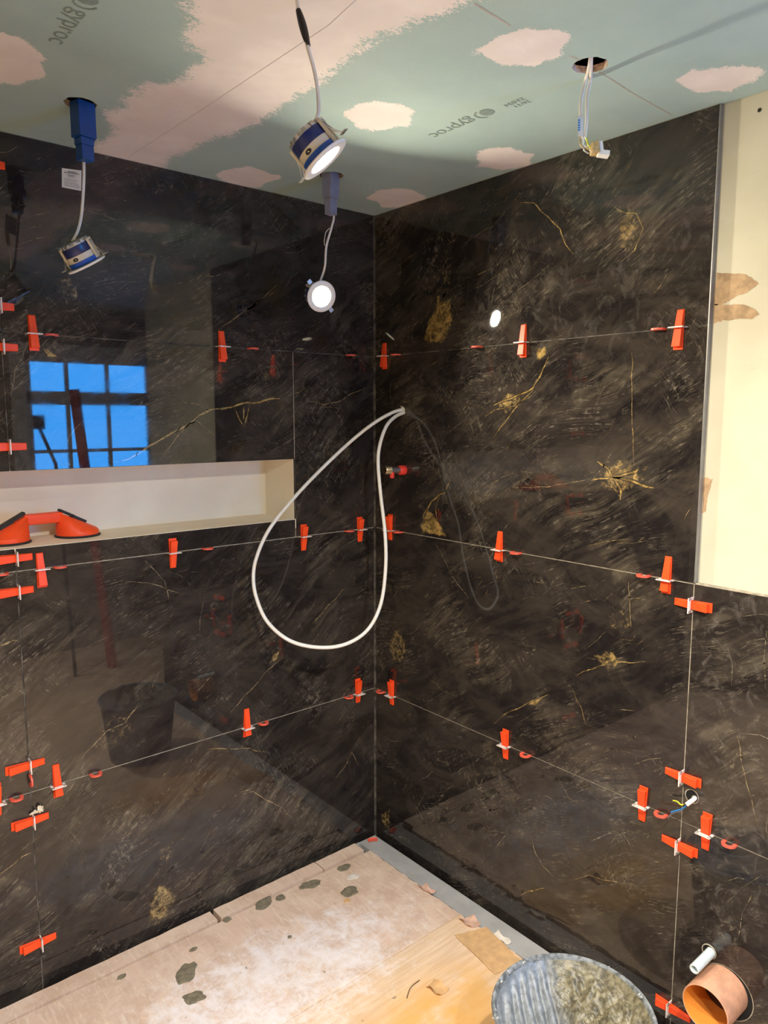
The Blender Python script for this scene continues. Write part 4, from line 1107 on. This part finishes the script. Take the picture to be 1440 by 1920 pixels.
# ------------------------------------------------------------------ shower cable loop out of the right wall
hole = Vector((0.0, -0.153, 1.590))
LOOP = [(757,768,.153),(735,774,.142),(700,794,.112),(655,830,.072),(600,882,.045),(550,935,.035),(505,992,.032),(481,1045,.035),(475,1085,.045),(482,1125,.070),(503,1168,.110),(545,1202,.170),(600,1214,.215),(650,1207,.250),(690,1180,.270),(714,1132,.275),(723,1065,.265),(722,1000,.250),(714,930,.210),(709,870,.185),(712,835,.175),(724,800,.165),(740,782,.158),(756,774,.155)]
pts = [at_y(x, y, -o_) for x, y, o_ in LOOP]
pts = [hole + Vector((0.012, 0.001, 0.004))] + pts[:] + [hole + Vector((0.012, -0.001, -0.006))]
pts = [Vector((min(p.x, -0.004), p.y, p.z)) if 0 < i < len(pts)-1 else p for i, p in enumerate(pts)]
lt = thing('shower_cable', hole, 'long white cable looping out of the tiled right wall near the corner', 'cable')
mb = MB(); mb.tube(smooth_path(pts, 7), 0.0058, 12); mb.build('cable_loop', [M_WHITE], lt, smooth=True)
mb = MB()
for k in range(5): mb.hull([hole + Vector((-0.006+random.gauss(0,.003), random.gauss(0,.005), 0.002+random.gauss(0,.006))) for _ in range(12)])
mb.build('tape_collar', [M_CREAMPL], lt)['label'] = 'crumpled cream tape at the wall'

# water outlet with its thread and red cap
b0 = Vector((0, -0.158, 1.390)); t = thing('water_outlet', b0, 'short threaded pipe stub with red cap sticking out below the white cable', 'pipe')
AX = (at(722, 884, 2.235) - b0)
AX = Vector((-0.085, 0.006, 0.004)).normalized()
zq = AX.to_track_quat('Z', 'Y').to_matrix().to_4x4(); M = Matrix.Translation(b0) @ zq
mb = MB(); mb.lathe([(0.0,0.0),(0.0155,0.0),(0.0165,0.004),(0.0165,0.018),(0.0145,0.024),(0.0,0.024)], 24, M=M)
mb.build('red_collar', [M_RED], t, smooth=True)['label'] = 'red plastic collar at the wall'
mb = MB(); mb.lathe([(0.0105,0.022),(0.0115,0.030),(0.0115,0.05),(0.0125,0.06),(0.0,0.061)], 20, M=M)
mb.build('pipe_body', [M_CHROME], t, smooth=True)
mb = MB(); pr = [(0.0,0.060)]
for k in range(6): pr += [(0.0135,0.060+k*0.004),(0.0155,0.062+k*0.004)]
pr += [(0.0135,0.085),(0.008,0.085),(0.008,0.075)]
mb.lathe(pr, 20, M=M); mb.build('thread', [M_BRASS], t)
mb = MB(); mb.lathe([(0.0,0.0),(0.0075,0.0),(0.008,0.003),(0.008,0.020),(0.0,0.022)], 16, M=Matrix.Translation(b0 + AX*0.056 + Vector((0,-0.004,-0.006))) @ Matrix.Rotation(math.pi, 4, 'X'))
mb.build('drain_plug', [M_RED], t, smooth=True)['label'] = 'small red plug underneath'

# stripped wires from the hole in the right wall
e0 = Vector((0, -1.214, 0.652)); t = thing('stripped_wires', e0, 'white cable with stripped blue, yellow and brown wires from a wall hole', 'cable')
mb = MB(); me_ = []
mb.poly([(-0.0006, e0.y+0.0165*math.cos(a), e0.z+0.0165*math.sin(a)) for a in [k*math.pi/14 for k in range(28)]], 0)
for k in range(28):
    a, b = k*math.pi/14, (k+1)*math.pi/14
    mb.poly([(-0.0009, e0.y+r*math.cos(x), e0.z+r*math.sin(x)) for x, r in ((a,.0180),(b,.0180),(b,.0155),(a,.0155))], 1)
mb.build('drilled_hole', [M_DARK, M_ADH], t, recalc=False)
def onR(px, py, off):
    d = FW + RT*((px-720)/F_PX) - UP*((py-960)/F_PX); return CAM + d*((-off-CAM.x)/d.x)
mb = MB(); mb.tube(smooth_path([e0+Vector((0.004,-0.002,-0.004)), onR(1303,1497,.015), onR(1295,1503,.028), onR(1287,1509,.036)],5), 0.0052, 10); mb.build('cable', [M_WHITE], t, smooth=True)
for pts, mt, lb in (([(1287,1509,.036),(1280,1516,.036),(1268,1520,.034),(1258,1523,.032)], M_BLUEW, 'blue wire'),
                ([(1286,1508,.036),(1277,1509,.038),(1270,1503,.036),(1262,1501,.034)], M_YELLOW, 'yellow-green wire'),
                ([(1287,1508,.038),(1273,1511,.036),(1260,1508,.033),(1250,1507,.030),(1240,1504,.028)], M_BROWNW, 'brown wire'),
                ([(1286,1510,.034),(1276,1520,.034),(1262,1524,.030),(1252,1533,.028)], M_CHROME, 'bare copper-grey wire')):
    mb = MB(); mb.tube(smooth_path([onR(*p) for p in pts], 5), 0.0018, 8); mb.build('wire', [mt], t, smooth=True)['label'] = lb

# soil pipe and waste pipe
b0 = Vector((0, -1.320, 0.205)); t = thing('soil_pipe', b0, 'wide terracotta plastic pipe stub sticking out of the lower right wall', 'pipe')
M = Matrix.Translation(b0) @ Matrix.Rotation(-math.pi/2, 4, 'Y')
mb = MB(); mb.lathe([(0.0520,0.0975),(0.0530,0.0985),(0.0550,0.0970),(0.0552,0.09),(0.0552,-0.02)], 56, M=M); mb.lathe([(0.0515,-0.02),(0.0515,0.096),(0.0520,0.0975)], 56, M=M, m=1)
mb.build('pipe_wall', [M_TERRA, M_TERRAIN], t, smooth=True)
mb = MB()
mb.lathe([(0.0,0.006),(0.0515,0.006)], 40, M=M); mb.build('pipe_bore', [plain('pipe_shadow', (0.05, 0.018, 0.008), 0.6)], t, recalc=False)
mb = MB()
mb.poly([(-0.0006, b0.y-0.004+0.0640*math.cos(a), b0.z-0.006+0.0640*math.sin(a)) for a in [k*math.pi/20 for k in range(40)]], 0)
for k in range(40):
    a, b = k*math.pi/20, (k+1)*math.pi/20
    mb.poly([(-0.0009, b0.y-0.004+r*math.cos(x), b0.z-0.006+r*math.sin(x)) for x, r in ((a,.0652),(b,.0652),(b,.0635),(a,.0635))], 1)
mb.build('cut_opening', [M_DARK, M_ADH], t, recalc=False)
b0 = Vector((0, -1.283, 0.279)); t = thing('waste_pipe', b0, 'thin white plastic pipe stub just above the terracotta pipe', 'pipe')
M = Matrix.Translation(b0) @ Matrix.Rotation(-math.pi/2-0.03, 4, 'Y')
mb = MB(); mb.lathe([(0.0080,0.0),(0.0080,0.083),(0.0088,0.0845),(0.0112,0.0838),(0.0115,0.08),(0.0115,-0.01)], 28, M=M)
mb.build('pipe_wall', [M_PIPEW], t, smooth=True)
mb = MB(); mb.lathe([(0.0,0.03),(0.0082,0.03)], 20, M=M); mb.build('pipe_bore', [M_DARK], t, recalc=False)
mb = MB()
mb.tube([Vector((-0.003, b0.y+0.017*math.cos(a)+0.004, b0.z+0.017*math.sin(a))) for a in [k*math.pi/12 for k in range(24)]] + [Vector((-0.003, b0.y+0.021, b0.z))], 0.0014, 6)
mb.build('sealing_ring', [M_ADH], t, smooth=True)

# ------------------------------------------------------------------ double suction lifter on the niche shelf
c1 = Vector((-0.998, 0.112, NZ0)); c2 = Vector((-1.186, 0.100, NZ0)); cc = (c1+c2)/2
t = thing('suction_lifter', cc, 'orange-red double suction cup tile lifter standing on the niche shelf', 'suction lifter')
ax = (c1-c2).normalized(); ay = Vector((-ax.y, ax.x, 0)); H = 0.072
for c, s_ in ((c1, 1), (c2, -1)):
    mb = MB(); mb.lathe([(0.0,0.0003),(0.060,0.0003),(0.0615,0.003),(0.058,0.006),(0.0,0.0065)], 40, M=Matrix.Translation(c))
    mb.build('rubber_pad', [M_RUBBER], t, smooth=True)['label'] = 'black rubber suction pad'
    mb = MB(); pts = []
    for k in range(28):
        a = 2*math.pi*k/28
        pts.append(c + Vector((0.0575*math.cos(a), 0.0575*math.sin(a), 0.005))); pts.append(c + Vector((0.0565*math.cos(a), 0.0565*math.sin(a), 0.016)))
        pts.append(c + Vector((0.050*math.cos(a), 0.050*math.sin(a), 0.022)))
    for w_ in (-0.017, 0.017):
        pts += [c - ax*s_*0.052 + ay*w_ + Vector((0,0,H-0.004)), c - ax*s_*0.042 + ay*w_ + Vector((0,0,H-0.006)), c - ax*s_*0.052 + ay*w_ + Vector((0,0,0.012)), c + ax*s_*0.025 + ay*w_ + Vector((0,0,0.030))]
    mb.hull(pts); mb.build('cup_housing', [M_ORANGE], t, bevel=0.002, segs=2, smooth=True, angle=0.6)
    mb = MB()
    p = c - ax*s_*0.046 + Vector((0,0,H-0.002)); q = c + ax*s_*0.018 + Vector((0,0,0.036)); dv = (q-p).normalized(); nv = dv.cross(ay)
    if nv.z < 0: nv = -nv
    for (f0, f1, w_, h0, h1) in ((-0.08,0.55,0.010,0.002,0.009),(0.45,1.02,0.014,-0.002,0.008)):
        A_, B_ = p + (q-p)*f0, p + (q-p)*f1
        mb.hexa([A_-ay*w_+nv*h0, B_-ay*w_+nv*h0, B_+ay*w_+nv*h0, A_+ay*w_+nv*h0, A_-ay*w_+nv*h1, B_-ay*w_+nv*h1, B_+ay*w_+nv*h1, A_+ay*w_+nv*h1])
    mb.build('release_lever', [M_RUBBER], t, bevel=0.0015)['label'] = 'black release lever'
mb = MB()
A_, B_ = c2 + ax*0.044, c1 - ax*0.044
mb.hexa([A_-ay*0.016+Vector((0,0,H-.028)), B_-ay*0.016+Vector((0,0,H-.028)), B_+ay*0.016+Vector((0,0,H-.028)), A_+ay*0.016+Vector((0,0,H-.028)),
         A_-ay*0.018+Vector((0,0,H)), B_-ay*0.018+Vector((0,0,H)), B_+ay*0.018+Vector((0,0,H)), A_+ay*0.018+Vector((0,0,H))])
mb.build('handle', [M_ORANGE], t, bevel=0.004, segs=3, smooth=True)

# ------------------------------------------------------------------ mortar bucket
bc = Vector((-0.430, -1.190, FLOOR)); BH = 0.283; BR = 0.170
t = thing('mortar_bucket', bc, 'round black rubber bucket of grey mortar at the foot of the right wall', 'bucket')
M = Matrix.Translation(bc)
mb = MB(); mb.lathe([(0.0,0.0),(0.128,0.0),(0.134,0.004),(0.150,0.14),(0.165,BH-0.012),(0.172,BH-0.010),(0.1745,BH-0.004),(0.172,BH+0.001),(0.167,BH),(0.163,BH-0.006),(0.150,0.16),(0.131,0.008),(0.0,0.008)], 72, M=M)
mb.build('bucket_shell', [plain('caked_grey_rubber', (0.20, 0.215, 0.22), 0.6, var=0.6, nscale=70)], t, smooth=True)
# mortar: combed ridges sweep up the left of the inside, lumpy heap to the right
mb = MB()
fh = Vector((FW.x, FW.y, 0)).normalized(); rh = RT
n_r, n_a = 70, 220; ring_prev = None
def mortar_z(a_, r_):
    p = Vector((math.cos(a_), math.sin(a_), 0))*r_
    sx_ = p.dot(rh)/BR; sy_ = p.dot(fh)/BR                     # across / away from the camera
    s = r_/0.164
    z = BH - 0.085 + 0.078*s**3.0                              # dished, smeared up to the lip
    bnd = -0.10 + 0.32*(0.9 - sy_)*0.5 + 0.03*noise.noise(Vector((sy_*4, 1, 1)))
    k = 1/(1+math.exp((sx_-bnd)*26))
    cx_ = sx_ + 0.14*(sy_-0.2)**2 + 0.02*noise.noise(Vector((sx_*5, sy_*5, 2)))
    rid = 0.5+0.5*math.cos(cx_*2*math.pi/0.150)
    rid = rid**0.55
    ridge = (rid-0.6)*0.020*k*min(1, (1-s)*6)
    lump = (noise.fractal(Vector((sx_*3.2+0.5*sy_, sy_*3.2, 4)), 0.8, 2.2, 5)*0.024 + 0.012*abs(noise.noise(Vector((sx_*9, sy_*9, 9)))))*(1-k)*min(1, (1-s)*5)
    heap = 0.030*math.exp(-((sx_-0.38)**2/0.10 + (sy_-0.25)**2/0.18))*(1-k)
    return z + ridge + lump + heap, 1-k
cv = mb.vert((bc.x, bc.y, bc.z + mortar_z(0, 0)[0]), khaki=mortar_z(0,0)[1])
for i in range(1, n_r+1):
    r_ = 0.1640*i/n_r; ring = []
    for k in range(n_a):
        a_ = 2*math.pi*k/n_a; z_, kh = mortar_z(a_, r_)
        z_ = min(z_, BH-0.003)
        ring.append(mb.vert((bc.x+r_*math.cos(a_), bc.y+r_*math.sin(a_), bc.z+z_), khaki=min(1, max(0, kh))))
    if ring_prev is None:
        for k in range(n_a): mb.face((cv, ring[k], ring[(k+1)%n_a]))
    else:
        for k in range(n_a): mb.face((ring_prev[k], ring[k], ring[(k+1)%n_a], ring_prev[(k+1)%n_a]))
    ring_prev = ring
mb.build('mortar', [M_MORTAR], t, smooth=True, recalc=False, angle=3.0)['label'] = 'wet grey mortar combed into ridges'
mb = MB()      # dried crust on the lip
for k in range(70):
    a_ = random.uniform(0, 2*math.pi); r_ = random.uniform(0.166, 0.173)
    c = bc + Vector((r_*math.cos(a_), r_*math.sin(a_), BH+random.uniform(-0.006, 0.001)))
    s_ = random.uniform(0.0015, 0.0038)
    mb.hull([c + Vector((random.gauss(0,s_), random.gauss(0,s_), random.gauss(0,s_*0.6))) for _ in range(9)])
mb.build('dried_crust', [plain('dried_pale_mortar', (0.42, 0.42, 0.40), 0.85, var=0.4)], t)['kind'] = 'stuff'

# ------------------------------------------------------------------ things behind the camera that the polished tiles reflect
mb = MB(); mb.tube([(-0.085, -2.48, FLOOR), (-0.225, -2.50, 1.73)], 0.030, 16)
tag(mb.build('prop_pole', [plain('dark_red_paint', (0.45, 0.04, 0.035), 0.5)], smooth=True), 'dark red pole leaning in front of the window, seen reflected', 'pole')
t = thing('mop_handle', (-0.32, -2.45, FLOOR), 'black thin pole with a square head, seen as a reflection in the window', 'pole')
mb = MB(); mb.tube([(-0.32, -2.45, FLOOR), (-0.365, -2.45, 1.30), (-0.44, -2.45, 1.50)], 0.010, 10); mb.build('shaft', [M_TAPE], t, smooth=True)
mb = MB(); mb.box((-0.470, -2.47, 1.50), (-0.415, -2.43, 1.58)); mb.build('head', [M_TAPE], t, bevel=0.005)
